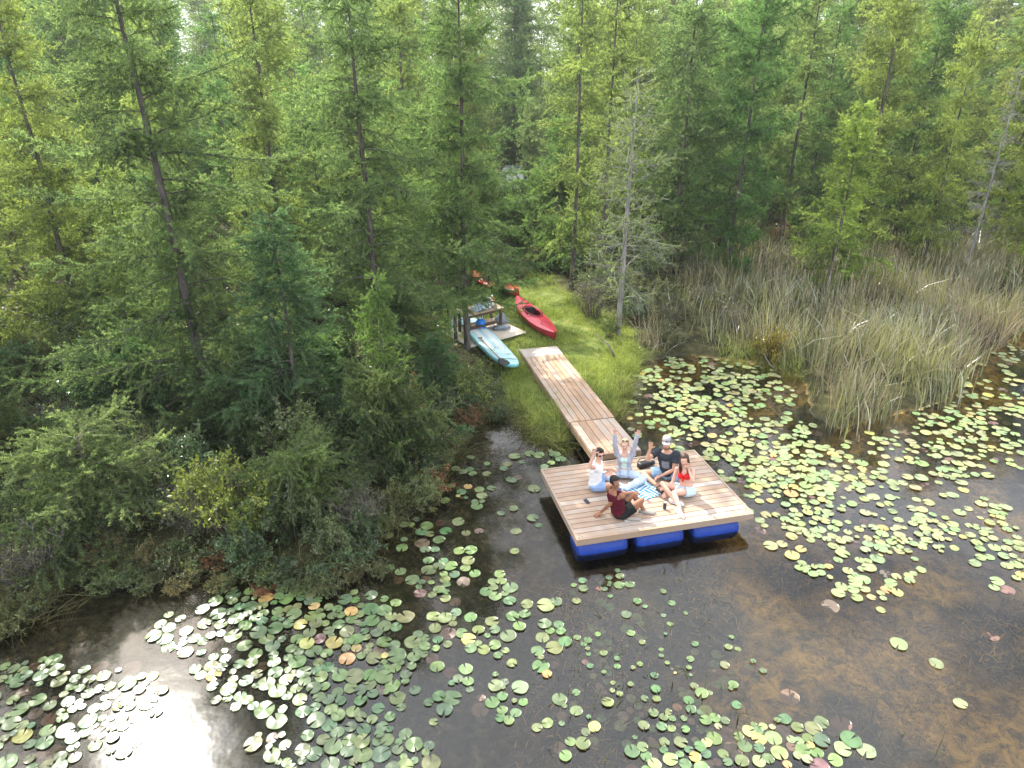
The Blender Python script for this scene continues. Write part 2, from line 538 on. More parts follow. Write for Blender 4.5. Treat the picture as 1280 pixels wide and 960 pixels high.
def tubes_np(paths, radii, n=4):
    """paths: list of (m,3) arrays, radii list of (m,), thin tubes"""
    Vs = []; Fs = []; off = 0
    for P, r in zip(paths, radii):
        mm = len(P)
        T = np.gradient(P, axis=0)
        T /= np.linalg.norm(T, axis=1)[:, None] + 1e-9
        ref = np.array([0.3, 0.2, 0.93]) if abs(T[0, 2]) < 0.85 else np.array([1.0, 0.1, 0.0])
        U = np.cross(T, ref); U /= np.linalg.norm(U, axis=1)[:, None] + 1e-9
        W = np.cross(T, U)
        an = np.arange(n) * 2 * np.pi / n
        V = P[:, None, :] + r[:, None, None] * (np.cos(an)[None, :, None] * U[:, None, :] + np.sin(an)[None, :, None] * W[:, None, :])
        Vs.append(V.reshape(-1, 3))
        a = (np.arange(mm - 1)[:, None] * n + np.arange(n)[None, :])
        bq = (np.arange(mm - 1)[:, None] * n + (np.arange(n)[None, :] + 1) % n)
        Fs.append(np.stack([a, bq, bq + n, a + n], -1).reshape(-1, 4) + off)
        off += mm * n
    return np.concatenate(Vs), np.concatenate(Fs)


def unit(v):
    return v / (np.linalg.norm(v, axis=-1, keepdims=True) + 1e-9)


def larch(seed, H=11.0, rad=2.2, nb=85, zb=0.06, tuft=1.0, twig=1.0, tri_len=0.062, tri_w=0.02, per=6, step=0.05, r0=None, shape=0.75, droop=0.22, gap=0.15, inner=0):
    g = np.random.default_rng(seed)
    r0 = r0 or 0.011 * H
    K = 14
    tz = np.linspace(-0.25, H, K)
    wob = np.cumsum(g.normal(0, 0.018 * H / 11, (K, 2)), axis=0); wob -= wob[0]
    trunk = np.c_[wob, tz]
    tr_r = r0 * (1 - np.clip(tz / H, 0, 1)) ** 0.85 + 0.008
    tr_r[0] *= 1.25
    tV, tF = tubes_np([trunk], [tr_r], 9)
    bp_, br_ = [], []
    tp, tt, tn = [], [], []
    tw_p, tw_r = [], []
    for i in range(nb + inner):
        short = i >= nb
        t = zb + (0.985 - zb) * ((i + g.random()) / nb) ** 0.9 if not short else zb + (0.95 - zb) * g.random()
        if not short and g.random() < gap: continue
        z = (t + 0.012 * math.sin(t * 60)) * H
        base = np.array([np.interp(z, tz, trunk[:, 0]), np.interp(z, tz, trunk[:, 1]), z])
        prof = (1 - t) ** shape * (0.62 + 0.38 * min(1, t / 0.25))
        L = rad * prof * g.uniform(0.42, 1.25) + 0.15 if not short else g.uniform(0.3, 0.85) * min(1.35, rad / 2)
        az = i * 2.399 + g.normal(0, 0.5)
        d = np.array([math.cos(az), math.sin(az), 0])
        s = np.linspace(0, 1, 7)
        rise = g.uniform(-0.18, 0.42) + 0.30 * t
        zz = L * (rise * s - droop * (1.6 * s ** 2 - 1.15 * s ** 3) * 2)
        side = np.cross([0, 0, 1], d)
        bend = g.normal(0, 0.10) * L * s ** 2
        P = base + d * (L * s)[:, None] + side * bend[:, None] + np.c_[np.zeros((7, 2)), zz]
        bp_.append(P); br_.append(np.linspace(0.005 + 0.008 * L, 0.003, 7))
        nt = max(3, int((L * 20 + 4) * twig))
        for k in range(nt):
            u = 0.05 + 0.95 * (k + g.random()) / nt
            q = np.array([np.interp(u, s, P[:, c]) for c in range(3)])
            bd = unit(np.array([np.interp(min(u + 0.05, 1), s, P[:, c]) - np.interp(max(u - 0.05, 0), s, P[:, c]) for c in range(3)]))
            sg = 1 if k % 2 else -1
            ra = g.uniform(0, 6.283)
            td = unit(side * math.cos(ra) + np.array([0, 0, 0.75 * math.sin(ra) - 0.12]) + bd * g.uniform(0.35, 1.3))
            l = (0.16 + 0.30 * g.random()) * (1.25 - 0.55 * u) * (0.6 + 0.4 * min(1, L / 1.2)) * 1.5
            e = q + td * l + np.array([0, 0, -0.10 * l])
            tw_p.append(np.stack([q, (q + e) / 2 + np.array([0, 0, 0.02 * l]), e])); tw_r.append(np.array([0.005, 0.004, 0.002]))
            m_ = max(2, int(l / step * tuft))
            if tuft > 0:
                a = g.random(m_)[:, None]
                if g.random() < tuft:
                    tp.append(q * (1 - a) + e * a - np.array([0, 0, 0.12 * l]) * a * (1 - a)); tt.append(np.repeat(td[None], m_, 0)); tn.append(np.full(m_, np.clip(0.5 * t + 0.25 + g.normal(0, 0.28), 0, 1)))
        if tuft > 0:
            a = np.linspace(0.25, 1, max(3, int(L / step * 0.6 * tuft)))
            tp.append(np.stack([np.interp(a, s, P[:, c]) for c in range(3)], 1)); tt.append(np.repeat(d[None], len(a), 0)); tn.append(np.full(len(a), 0.4))
    bV, bF = tubes_np(bp_ + tw_p, br_ + tw_r, 3)
    if tp:
        tp = np.concatenate(tp); tt = np.concatenate(tt)
        n_ = len(tp)
        tone = np.repeat(np.concatenate(tn), per)
        Pn = np.repeat(tp, per, 0) + g.normal(0, 0.008, (n_ * per, 3))
        Dn = unit(unit(g.normal(size=(n_ * per, 3))) + 0.55 * np.repeat(tt, per, 0) + np.array([0, 0, 0.1]))
        Wn = unit(np.cross(Dn, g.normal(size=(n_ * per, 3))))
        ln = tri_len * g.uniform(0.6, 1.25, (n_ * per, 1)); wn_ = tri_w * g.uniform(0.7, 1.3, (n_ * per, 1)) / 2
        V = np.stack([Pn - Wn * wn_, Pn + Wn * wn_, Pn + Dn * ln], 1).reshape(-1, 3)
        F = np.arange(len(V)).reshape(-1, 3)
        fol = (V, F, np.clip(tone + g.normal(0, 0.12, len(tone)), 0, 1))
    else:
        fol = None
    return (tV, tF), (bV, bF), fol


def tree_proto(name, mb, mbr, mf, **k):
    t, b_, f_ = larch(**k)
    return dict(trunk=np_mesh(name + '_trunk', t[0], t[1], mb, True), branches=np_mesh(name + '_branches', b_[0], b_[1], mbr),
                crown=np_mesh(name + '_crown', f_[0], f_[1], mf, False, f_[2]) if f_ else None)


PROTO = {}
PROTO['fine1'] = tree_proto('fine1', M_BARK, M_BARK, M_NEEDLE, inner=70, seed=11, H=12.5, rad=4.2, nb=95, zb=0.04, tri_len=0.060, tri_w=0.018, per=4, step=0.024, r0=0.13, shape=0.55, droop=0.22, twig=0.95)
PROTO['fine2'] = tree_proto('fine2', M_BARK, M_BARK, M_NEEDLE, inner=45, seed=12, H=12.0, rad=3.8, nb=100, zb=0.13, tri_len=0.060, tri_w=0.018, per=4, step=0.024, r0=0.11, shape=0.55, droop=0.28, twig=0.95)
PROTO['tall'] = tree_proto('tall', M_BARK, M_BARK, M_NEEDLE, inner=55, seed=21, H=12.0, rad=2.3, nb=80, zb=0.05, r0=0.08, shape=0.45, per=4, step=0.036, tri_len=0.074, tri_w=0.023, twig=0.9)
PROTO['wide'] = tree_proto('wide', M_BARK, M_BARK, M_NEEDLE, inner=55, seed=22, H=11.0, rad=2.7, nb=80, zb=0.03, r0=0.09, shape=0.60, per=4, step=0.036, tri_len=0.074, tri_w=0.023, twig=0.9)
PROTO['bushy'] = tree_proto('bushy', M_BARK, M_BARK, M_NEEDLE, inner=60, seed=27, H=11.0, rad=2.5, nb=85, zb=0.03, r0=0.09, shape=0.42, per=4, step=0.036, tri_len=0.074, tri_w=0.023, twig=0.95, droop=0.1)
PROTO['open'] = tree_proto('open', M_BARK, M_BARK, M_NEEDLE, inner=40, seed=23, H=12.0, rad=2.0, nb=65, zb=0.12, r0=0.08, shape=0.45, per=4, step=0.036, tri_len=0.078, tri_w=0.025, gap=0.22, twig=0.75)
PROTO['stem'] = tree_proto('stem', M_BARK, M_BARK, M_NEEDLE, seed=26, H=12.0, rad=1.2, nb=60, zb=0.35, r0=0.10, shape=0.5, per=4, step=0.04, tri_len=0.06, tri_w=0.02, gap=0.2, twig=0.6)
PROTO['young'] = tree_proto('young', M_BARK, M_BARK, M_NEEDLE, inner=25, seed=24, H=6.5, rad=1.8, nb=70, zb=0.03, r0=0.055, shape=0.7, per=4, step=0.026, tri_len=0.062, tri_w=0.020, twig=1.0)
PROTO['snag'] = tree_proto('snag', M_GREY, M_GREY, M_NEEDLE, seed=31, H=7.6, rad=1.7, nb=100, zb=0.14, tuft=0.5, r0=0.085, shape=0.55, per=4, step=0.03, tri_len=0.06, droop=0.1, twig=0.62)
PROTO['scrub'] = tree_proto('scrub', M_BARK, M_BARK, M_NEEDLE, inner=25, seed=36, H=2.6, rad=1.7, nb=55, zb=0.02, r0=0.03, shape=0.28, per=4, step=0.026, tri_len=0.062, tri_w=0.020, twig=1.1, droop=0.12)
PROTO['bare'] = tree_proto('bare', M_GREY, M_GREY, M_NEEDLE, seed=32, H=9.0, rad=1.0, nb=80, zb=0.2, tuft=0.0, r0=0.075, shape=0.6, droop=0.1, twig=0.9)

N_TREE = 0


def plant_tree(kind, x, y, H=None, rz=None, tint=(1, 1, 1), label='', group=None, cat='tree', name='tamarack_tree', sx=1.0, lean=(0, 0)):
    global N_TREE
    p = PROTO[kind]
    zmax = {'fine1': 12.5, 'fine2': 12.0, 'tall': 12, 'wide': 11, 'open': 12, 'bushy': 11, 'stem': 12, 'scrub': 2.6, 'young': 6.5, 'snag': 7.6, 'bare': 9.0}[kind]
    s = (H or zmax) / zmax
    r = empty(name, (x, y, gz(x, y)), rnd.uniform(0, 6.28) if rz is None else rz, label, cat, group)
    r.scale = (s * sx, s * sx, s)
    r.rotation_euler = (lean[0], lean[1], r.rotation_euler.z)
    t = link('trunk', p['trunk'], r)
    link('branches', p['branches'], r)
    if p['crown']:
        c = link('crown', p['crown'], r)
        c.color = (*tint, 1)
    N_TREE += 1
    return r


def shrub_mesh(seed, h=1.3, rad=0.8, stems=26, leaves=2200, ll=0.075, lw=0.036, spread=0.9, upright=0.5):
    """stems fan out from the foot, diamond leaves along them"""
    g = np.random.default_rng(seed)
    paths, rads, LP, LD = [], [], [], []
    for i in range(stems):
        az = g.uniform(0, 6.283); r = rad * math.sqrt(g.random()) * spread
        top = np.array([r * math.cos(az), r * math.sin(az), h * g.uniform(0.55, 1.05) * (1 - 0.35 * (r / rad) ** 2)])
        foot = np.array([0.25 * top[0], 0.25 * top[1], -0.05])
        s = np.linspace(0, 1, 6)[:, None]
        mid = (foot + top) / 2 + np.array([0, 0, upright * 0.2 * h])
        P = (1 - s) ** 2 * foot + 2 * s * (1 - s) * mid + s ** 2 * top + g.normal(0, 0.015, (6, 3)) * s
        paths.append(P); rads.append(np.linspace(0.009, 0.003, 6))
        # side twigs
        for q in range(5):
            u = g.uniform(0.3, 0.95)
            b0 = np.array([np.interp(u, s[:, 0], P[:, c]) for c in range(3)])
            e = b0 + unit(g.normal(size=3) + np.array([0, 0, 0.5])) * g.uniform(0.15, 0.38) * rad
            if e[2] < 0.03: e[2] = 0.03
            paths.append(np.stack([b0, (b0 + e) / 2, e])); rads.append(np.array([0.005, 0.004, 0.002]))
            m_ = int(leaves / stems / 6)
            a = g.random(m_)[:, None]
            LP.append(b0 * (1 - a) + e * a); LD.append(np.repeat((e - b0)[None], m_, 0))
        m_ = int(leaves / stems / 6)
        a = g.uniform(0.3, 1, m_)
        LP.append(np.stack([np.interp(a, s[:, 0], P[:, c]) for c in range(3)], 1)); LD.append(np.repeat((top - foot)[None], m_, 0))
    LP = np.concatenate(LP); LD = unit(np.concatenate(LD))
    n_ = len(LP)
    D = unit(unit(g.normal(size=(n_, 3))) + 0.5 * LD + np.array([0, 0, 0.15]))
    W = np.cross(D, unit(g.normal(size=(n_, 3)) * 0.6 + np.array([0, 0, 1.0]))); W = unit(W)
    N = np.cross(D, W)
    L = ll * g.uniform(0.6, 1.3, (n_, 1)); Wd = lw * g.uniform(0.7, 1.25, (n_, 1))
    p0 = LP + g.normal(0, 0.015, (n_, 3))
    V = np.stack([p0, p0 + D * L * 0.5 + W * Wd * 0.5 + N * 0.08 * L, p0 + D * L, p0 + D * L * 0.5 - W * Wd * 0.5 + N * 0.08 * L], 1).reshape(-1, 3)
    V[:, 2] = np.maximum(V[:, 2], -0.02)
    F = np.arange(len(V)).reshape(-1, 4)
    sV, sF = tubes_np(paths, rads, 3)
    return sV, sF, V, F, np.clip(g.random(n_), 0, 1)


M_TWIG = plain('twig_bark', (0.10, 0.075, 0.06), 0.9)
M_TWIGGREY = plain('grey_twig', (0.13, 0.11, 0.105), 0.9)
SHRUB = {}


def shrub_proto(key, mt=None, **k):
    sV, sF, V, F, T = shrub_mesh(**k)
    SHRUB[key] = (np_mesh(key + '_stems', sV, sF, mt or M_TWIG), np_mesh(key + '_leaves', V, F, M_LEAF, False, T))


shrub_proto('leafy', seed=41, h=1.35, rad=0.85, stems=26, leaves=3200, ll=0.085, lw=0.042)
shrub_proto('dense', seed=42, h=1.1, rad=0.9, stems=34, leaves=4600, ll=0.055, lw=0.024)
shrub_proto('tall_leafy', seed=43, h=2.3, rad=1.1, stems=30, leaves=4200, ll=0.095, lw=0.05)
shrub_proto('twiggy', seed=44, h=1.2, rad=0.85, stems=60, leaves=1700, ll=0.05, lw=0.02, mt=M_TWIGGREY)
shrub_proto('low', seed=45, h=0.6, rad=0.6, stems=22, leaves=1500, ll=0.07, lw=0.035)


def plant_shrub(kind, x, y, s=1.0, tint=(1, 1, 1), label='', group=None, name='shrub', cat='shrub', sz=1.0, z=None):
    r = empty(name, (x, y, gz(x, y) if z is None else z), rnd.uniform(0, 6.28), label, cat, group)
    r.scale = (s, s, s * sz)
    link('stems', SHRUB[kind][0], r)
    c = link('foliage', SHRUB[kind][1], r); c.color = (*tint, 1)
    return r
# ------------------------------------------------------------------ trees the photo singles out
YEL = (1.5, 1.32, 0.95)
LIM = (1.25, 1.15, 0.9)
GRN = (0.95, 1.0, 1.0)
DRK = (0.62, 0.78, 0.85)
G_NAMED = []


def T(kind, px, Y, H, tint, label, **k):
    x = xcol(px, Y)
    G_NAMED.append((x, Y))
    return plant_tree(kind, x, Y, H, tint=tint, label=label, **k)


T('fine1', 268, 14.6, 11.0, (0.98, 1.0, 0.95), 'large spreading tamarack with dark leaning trunk and wide open limbs on the left bank', rz=0.6, lean=(0.0, -0.03))
T('fine2', 478, 17.6, 10.4, (0.95, 1.0, 0.95), 'tall tamarack with bare dark upper trunk between the big left tamarack and the paddle board', rz=2.0)
T('fine2', 584, 19.3, 10.7, (0.92, 1.0, 0.92), 'tall tamarack whose trunk stands against the pale blue board', rz=4.1, sx=0.88)
T('stem', 570, 19.9, 8.5, GRN, 'thin dark stem just left of the trunk against the pale blue board', sx=0.7, rz=1.0)
T('stem', 562, 20.4, 8.0, GRN, 'slimmest outer stem of the three trunks by the pale blue board', sx=0.65, rz=3.0)
T('open', 714, 25.4, 11.3, LIM, 'slender tamarack with long straight bare trunk behind the grass clearing', rz=0.4)
T('open', 752, 28.2, 11.6, LIM, 'tall thin tamarack with dark trunk behind the half bare grey tree', rz=2.4)
T('snag', 772, 20.7, 7.7, (1.0, 0.95, 0.8), 'half bare grey tamarack with pale trunk at the edge of the cattails', rz=0.9, name='bare_tree')
T('tall', 840, 27.5, 11.8, GRN, 'tall dense green tamarack left of the darkest crown behind the cattails', rz=1.0)
T('bushy', 908, 26.6, 11.6, (0.72, 0.95, 0.75), 'darkest and fullest green tamarack rising behind the cattails', rz=2.0, sx=0.8)
T('open', 975, 31.0, 12.5, (1.1, 1.05, 0.95), 'tamarack with thin grey top behind the yellow green one', rz=4.0)
T('young', 1033, 24.6, 6.6, (1.35, 1.3, 0.8), 'small bright green tamarack with pale crooked stem among the cattails', rz=0.2)
T('bushy', 1062, 28.0, 11.6, YEL, 'tall yellow green tamarack behind the small bright one in the cattails', rz=5.0, sx=0.85)
T('wide', 1150, 27.4, 9.3, YEL, 'pointed yellow tamarack left of the bare grey pole tree', rz=3.2, sx=0.8)
T('bare', 1204, 26.6, 7.6, GRN, 'dead bare grey pole of a tree near the right edge', rz=0.5, name='bare_tree')
T('wide', 1275, 25.6, 8.4, (1.45, 1.25, 0.7), 'bright yellow green tamarack at the right edge behind the cattails', rz=1.4, sx=0.9)
T('tall', 1235, 31.0, 12.5, (1.2, 1.05, 0.75), 'tall dusky tamarack behind the bare grey pole near the right edge', rz=1.9)
T('wide', 15, 17.0, 8.8, YEL, 'yellow green tamarack at the left edge of the forest', rz=2.5)
T('wide', 105, 20.5, 10.2, (1.35, 1.2, 0.8), 'yellowing bushy tamarack behind the left edge thicket', rz=0.3)
T('tall', -25, 13.0, 10.0, DRK, 'shaded tamarack with dark trunk low at the left edge above the dead stalks', rz=3.3)
T('bushy', 365, 21.5, 10.2, LIM, 'bushy light green tamarack behind the large spreading one', rz=1.1)
T('young', 190, 17.4, 5.6, (1.2, 1.15, 0.85), 'young light tamarack with feathery arms left of the large leaning trunk', rz=1.7)
T('young', 380, 13.6, 5.2, DRK, 'low dark feathery tamarack above the yellow green bush', rz=0.7, sx=1.25)
T('young', 487, 13.7, 4.0, (0.95, 1.05, 0.75), 'slim pale stemmed sapling at the water edge of the left bank', rz=2.7, sx=0.8)
T('young', 548, 15.6, 2.0, (0.62, 0.85, 0.8), 'low spreading dark green young tamarack below the pale blue board', rz=0.4, sx=1.9)
T('young', 612, 30.5, 3.6, (1.1, 1.15, 0.8), 'young feathery tamarack in front of the parked car', rz=2.0, sx=1.2)
T('young', 700, 33.0, 5.5, (0.8, 1.0, 0.8), 'dark rounded young tamarack right of the parked car', rz=5.0, sx=1.2)
T('wide', 515, 27.0, 10.6, LIM, 'bright tall tamarack behind the three trunks by the board', rz=0.9)

# ------------------------------------------------------------------ the forest behind
taken = list(G_NAMED)
reed_px = [(796, 446), (850, 440), (940, 450), (1003, 470), (1014, 520), (1050, 544), (1100, 528), (1190, 503), (1220, 455), (1290, 412), (1420, 395), (1420, 300), (1280, 318), (1150, 330), (1000, 330), (900, 338), (800, 372)]
reed_poly = np.array([tuple(onz(x, y, 0.0)[:2]) for x, y in reed_px])


def free(x, y, r, lst):
    return all((x - a) ** 2 + (y - b_) ** 2 > r * r for a, b_ in lst)


FOREST = [
    # (y0, y1, spacing, heights)
    (15, 30, 3.0, (7.5, 10.3)),
    (30, 46, 3.1, (9.8, 12.5)),
    (46, 80, 3.9, (12.5, 16.5)),
]
kinds = ['tall', 'wide', 'open', 'bushy', 'bushy', 'young']
SIDE = lambda x, y: 'left' if x < -0.11 * y else ('right' if x > 0.16 * y else 'middle')
LAB = {
    ('left', 0): 'feathery tamarack standing among others in the near forest left of the clearing',
    ('middle', 0): 'feathery tamarack standing among others around the grass clearing',
    ('right', 0): 'feathery tamarack in the front row of forest behind the cattails',
    ('left', 1): 'tamarack deeper in the forest at upper left, partly hidden by nearer crowns',
    ('middle', 1): 'tamarack deeper in the forest behind the parked car and clearing',
    ('right', 1): 'tamarack deeper in the forest at upper right, partly hidden by nearer crowns',
    ('left', 2): 'far hazy tamarack crown at the back of the forest at upper left',
    ('middle', 2): 'far hazy tamarack crown at the back of the forest at top centre',
    ('right', 2): 'far hazy tamarack crown at the back of the forest at upper right'}
for band, (y0, y1, sp, hh) in enumerate(FOREST):
    tries = 0
    while tries < 2600:
        tries += 1
        y = rnd.uniform(y0, y1)
        x = rnd.uniform(-0.86 * y - 3, 0.84 * y + 2)
        if not free(x, y, sp, taken): continue
        P = np.array([[x, y]])
        if not inside(land_poly, P)[0] or inside(clear_poly, P)[0] or inside(reed_poly, P)[0]: continue
        if polydist(clear_poly, P)[0] < 1.6: continue
        if x > 0 and y < 26.5: continue
        if y < 19 and x > -10.0: continue
        px, py, _ = project(np.array([x, y, 0.3]))
        if 590 < px < 670 and y < 43: continue                 # the gap that shows the car
        if 682 < px < 698 and y > 40: continue
        if band == 2 and not (-90 < px < 1370): continue
        if px < -420 or px > 1500: continue
        k = rnd.choice(kinds if band else ['wide', 'tall', 'bushy', 'open', 'young'])
        H = rnd.uniform(*hh) if k != 'young' else rnd.uniform(5, 8)
        f = rnd.random()
        s_ = SIDE(x, y)
        if s_ == 'right': tint = (rnd.uniform(0.95, 1.3), rnd.uniform(1.0, 1.2), rnd.uniform(0.9, 1.1))
        elif f < 0.22: tint = (1.35, 1.22, 0.9)
        elif f < 0.5: tint = (1.15, 1.1, 0.9)
        else: tint = (rnd.uniform(0.75, 1.0), rnd.uniform(0.9, 1.05), rnd.uniform(0.85, 1.0))
        b_ = rnd.uniform(0.6, 1.15) if rnd.random() < 0.6 else rnd.uniform(0.95, 1.2)
        tint = tuple(c * b_ for c in tint)
        plant_tree(k, x, y, H, tint=tint, label=LAB[(s_, band)], group='%s forest tamaracks, row %s' % (s_, ('near', 'middle', 'far')[band]), sx=rnd.uniform(0.85, 1.1))
        taken.append((x, y))
print('trees', N_TREE)

# the forest goes on beyond the last trees one can tell apart: one far mass of crowns
g = np.random.default_rng(5)
TV = []; TN = []
for row in range(3):
    for k_ in range(72):
        y = 84 + 9 * row + g.uniform(-3, 3); x = (-0.92 + 1.84 * (k_ + g.random()) / 72) * y
        H = g.uniform(16, 22); m_ = 1500
        t = 1 - np.sqrt(g.random(m_)); r_ = (1 - t) ** 0.7 * 2.7 * np.sqrt(g.uniform(0.25, 1, m_)) * (0.7 + 0.3 * np.sin(t * 40 + k_))
        a = g.uniform(0, 6.283, m_)
        C0 = np.c_[x + r_ * np.cos(a), y + r_ * np.sin(a), 0.4 + t * H]
        D = unit(np.c_[np.cos(a), np.sin(a), g.normal(-0.1, 0.5, m_)] + g.normal(0, 0.4, (m_, 3))); W = unit(np.cross(D, g.normal(size=(m_, 3))))
        L = g.uniform(0.25, 0.6, (m_, 1))
        TV.append(np.stack([C0 - W * L * .16, C0 + W * L * .16, C0 + D * L], 1).reshape(-1, 3)); TN.append(np.clip(g.normal(g.uniform(0.3, 0.8), 0.15, m_), 0, 1))
V = np.concatenate(TV)
tag(link('distant_forest', np_mesh('distant_forest', V, np.arange(len(V)).reshape(-1, 3), M_NEEDLE, False, np.concatenate(TN))), 'far mass of tamarack crowns closing the view behind the forest', 'forest', kind='stuff')

# ------------------------------------------------------------------ shrubs
def S(kind, px, py, s, tint, label, **k):
    p = onz(px, py, 0.25)
    return plant_shrub(kind, p.x, p.y, s, tint, label, **k)


S('dense', 302, 662, 1.45, (1.9, 1.75, 0.55), 'round yellow green bush with feathery twigs on the left bank', sz=1.1)
S('low', 146, 590, 0.7, (2.6, 0.42, 0.40), 'small red leaved shrub upper left of the yellow green bush')
S('low', 128, 690, 0.8, (1.7, 0.65, 0.5), 'reddish brown low shrub near the dead stalks on the left bank')
S('low', 325, 725, 0.55, (1.8, 0.55, 0.5), 'small dull red plant at the water edge below the yellow green bush')
S('twiggy', 445, 655, 0.9, (1.1, 0.85, 0.85), 'purplish twiggy shrub at the water edge right of the yellow green bush')
S('tall_leafy', 590, 505, 0.62, (1.7, 1.6, 0.95), 'pale leafed shrub above the inlet below the pale blue board')
S('leafy', 520, 572, 0.95, (1.45, 1.5, 1.0), 'light green leafy shrub at the inlet side of the left bank')
S('low', 960, 445, 1.15, (2.2, 1.35, 0.5), 'small yellowing shrub standing in the shaded cattails', sz=1.6)
S('twiggy', 740, 395, 1.25, (1.3, 1.1, 0.9), 'grey twiggy shrub at the foot of the half bare tree')
S('leafy', 762, 420, 0.55, (1.3, 1.3, 0.8), 'small leafy shrub right beside the foot of the half bare tree')
S('twiggy', 40, 725, 1.0, (1.6, 1.3, 1.0), 'tangle of dead pale stalks at the left edge of the bank', sz=1.2)
S('twiggy', 690, 322, 1.6, (1.2, 1.0, 0.9), 'grey bare branched shrub behind the red kayak', sz=1.2)

sh = []
zones = [
    ('left bank', (-15, -0.6), (8.4, 16.5), 0.82, 1500, 'the shaded thicket on the left bank'),
    ('left understory', (-16, -2.2), (16.5, 26), 1.25, 500, 'the understory under the left trees'),
    ('clearing edge', (-3.5, 6.5), (19, 36), 1.25, 500, 'the brush around the grass clearing'),
    ('right understory', (6, 24), (26.5, 33), 1.7, 300, 'the brush behind the cattails'),
]
KN = {'leafy': 'leafy shrub', 'dense': 'fine leaved shrub', 'twiggy': 'grey twiggy shrub', 'low': 'low leafy plant', 'tall_leafy': 'tall leafy shrub'}
for zn, xr, yr, sp, tries, where in zones:
    for _ in range(tries):
        x = rnd.uniform(*xr); y = rnd.uniform(*yr)
        P = np.array([[x, y]])
        if not inside(land_poly, P)[0] or inside(clear_poly, P)[0] or inside(reed_poly, P)[0]: continue
        if polydist(clear_poly, P)[0] < 0.55: continue
        if -2.6 < x < 0 and 16.2 < y < 22: continue
        if zn != 'left bank' and y > 36: continue
        px, py, _ = project(np.array([x, y, 0.5]))
        if px < -90 or px > 1370: continue
        if not free(x, y, sp, sh): continue
        sh.append((x, y))
        d = polydist(land_poly, P)[0]
        k = rnd.choices(['leafy', 'dense', 'twiggy', 'low', 'tall_leafy'], [3, 3, 0.5, 2, 2.2 if y > 11.5 and px < 560 else 0.2])[0]
        if d < 0.8: k = rnd.choice(['low', 'dense', 'leafy', 'low'])
        b_ = rnd.uniform(0.9, 1.5)
        tint = (b_ * rnd.uniform(0.75, 1.15), b_ * rnd.uniform(0.95, 1.1), b_ * rnd.uniform(0.8, 1.15))
        if rnd.random() < 0.06: tint = (2.0, 0.9, 0.7)
        elif rnd.random() < 0.12: tint = (1.6, 1.5, 0.9)
        sc_ = rnd.uniform(0.7, 1.1) * (0.75 if d < 0.8 else 1.0)
        plant_shrub(k, x, y, sc_, tint, '%s in %s' % (KN[k], where), group='%ss in %s' % (KN[k], where))
print('shrubs', len(sh))
# feathery young tamaracks crowd the left bank down to the water
low = []
for _ in range(900):
    x = rnd.uniform(-13, -0.8); y = rnd.uniform(10.2, 19)
    P = np.array([[x, y]])
    if not inside(land_poly, P)[0] or inside(clear_poly, P)[0] or polydist(clear_poly, P)[0] < 1.1 or polydist(land_poly, P)[0] < 0.7: continue
    px, py, _ = project(np.array([x, y, 1.0]))
    if px < -60 or (250 < px < 350 and y < 13.5) or px > 500 or not free(x, y, 2.3, low): continue
    low.append((x, y))
    b_ = rnd.uniform(0.6, 1.0)
    plant_tree('scrub', x, y, rnd.uniform(1.5, 3.0) * (0.72 if y < 12.5 else 1), tint=(b_ * rnd.uniform(0.75, 1.1), b_, b_ * rnd.uniform(0.85, 1.1)), sx=rnd.uniform(0.8, 1.2), lean=(rnd.gauss(0, 0.2), rnd.gauss(0, 0.2)),
               label='low feathery young tamarack in the shaded thicket on the left bank', group='young tamaracks on the left bank')
print('low conifers', len(low))
for i in range(46):
    px = rnd.uniform(798, 1010) if i < 36 else rnd.uniform(1010, 1270); py = rnd.uniform(345, 446) if i < 36 else rnd.uniform(325, 360)
    p = onz(px, py, 0.1)
    b_ = rnd.uniform(0.7, 1.0)
    plant_shrub(rnd.choice(['dense', 'low', 'twiggy', 'leafy']), p.x, p.y, rnd.uniform(0.5, 0.85), (b_ * 1.15, b_, b_ * 0.9), 'low shrub growing among the shaded cattails behind the bay',
                group='shrubs among the shaded cattails', z=-0.02 if py > 436 else None)
# an unbroken fringe of low growth hangs over the left shoreline
acc = 0.0
sl = [Vector(q) for q in shore[1:14]]
for a, b_ in zip(sl[:-1], sl[1:]):
    n_ = max(1, int((b_ - a).length / 0.42))
    for k in range(n_):
        q = a.lerp(b_, (k + rnd.random()) / n_)
        nrm_ = Vector((-(b_ - a).y, (b_ - a).x)).normalized()
        q = q + nrm_ * rnd.uniform(-0.12, 0.30)
        px, py, _ = project(np.array([q.x, q.y, 0]))
        if px < -20 or px > 640: continue
        f_ = rnd.uniform(0.75, 1.25)
        kd = rnd.choice(['low', 'dense', 'low', 'leafy'])
        plant_shrub(kd, q.x, q.y, rnd.uniform(0.42, 0.7) if kd != 'low' else rnd.uniform(0.6, 1.0), rnd.choice([(f_, f_, f_ * .9), (f_ * 1.25, f_, f_ * .75), (f_ * .8, f_, f_), (f_ * 1.3, f_ * .85, f_ * .8), (2.0, .7, .6), (1.3, 1.25, .8)]),
                    'low bush overhanging the water along the left shoreline', group='bushes along the left shoreline', z=-0.02)
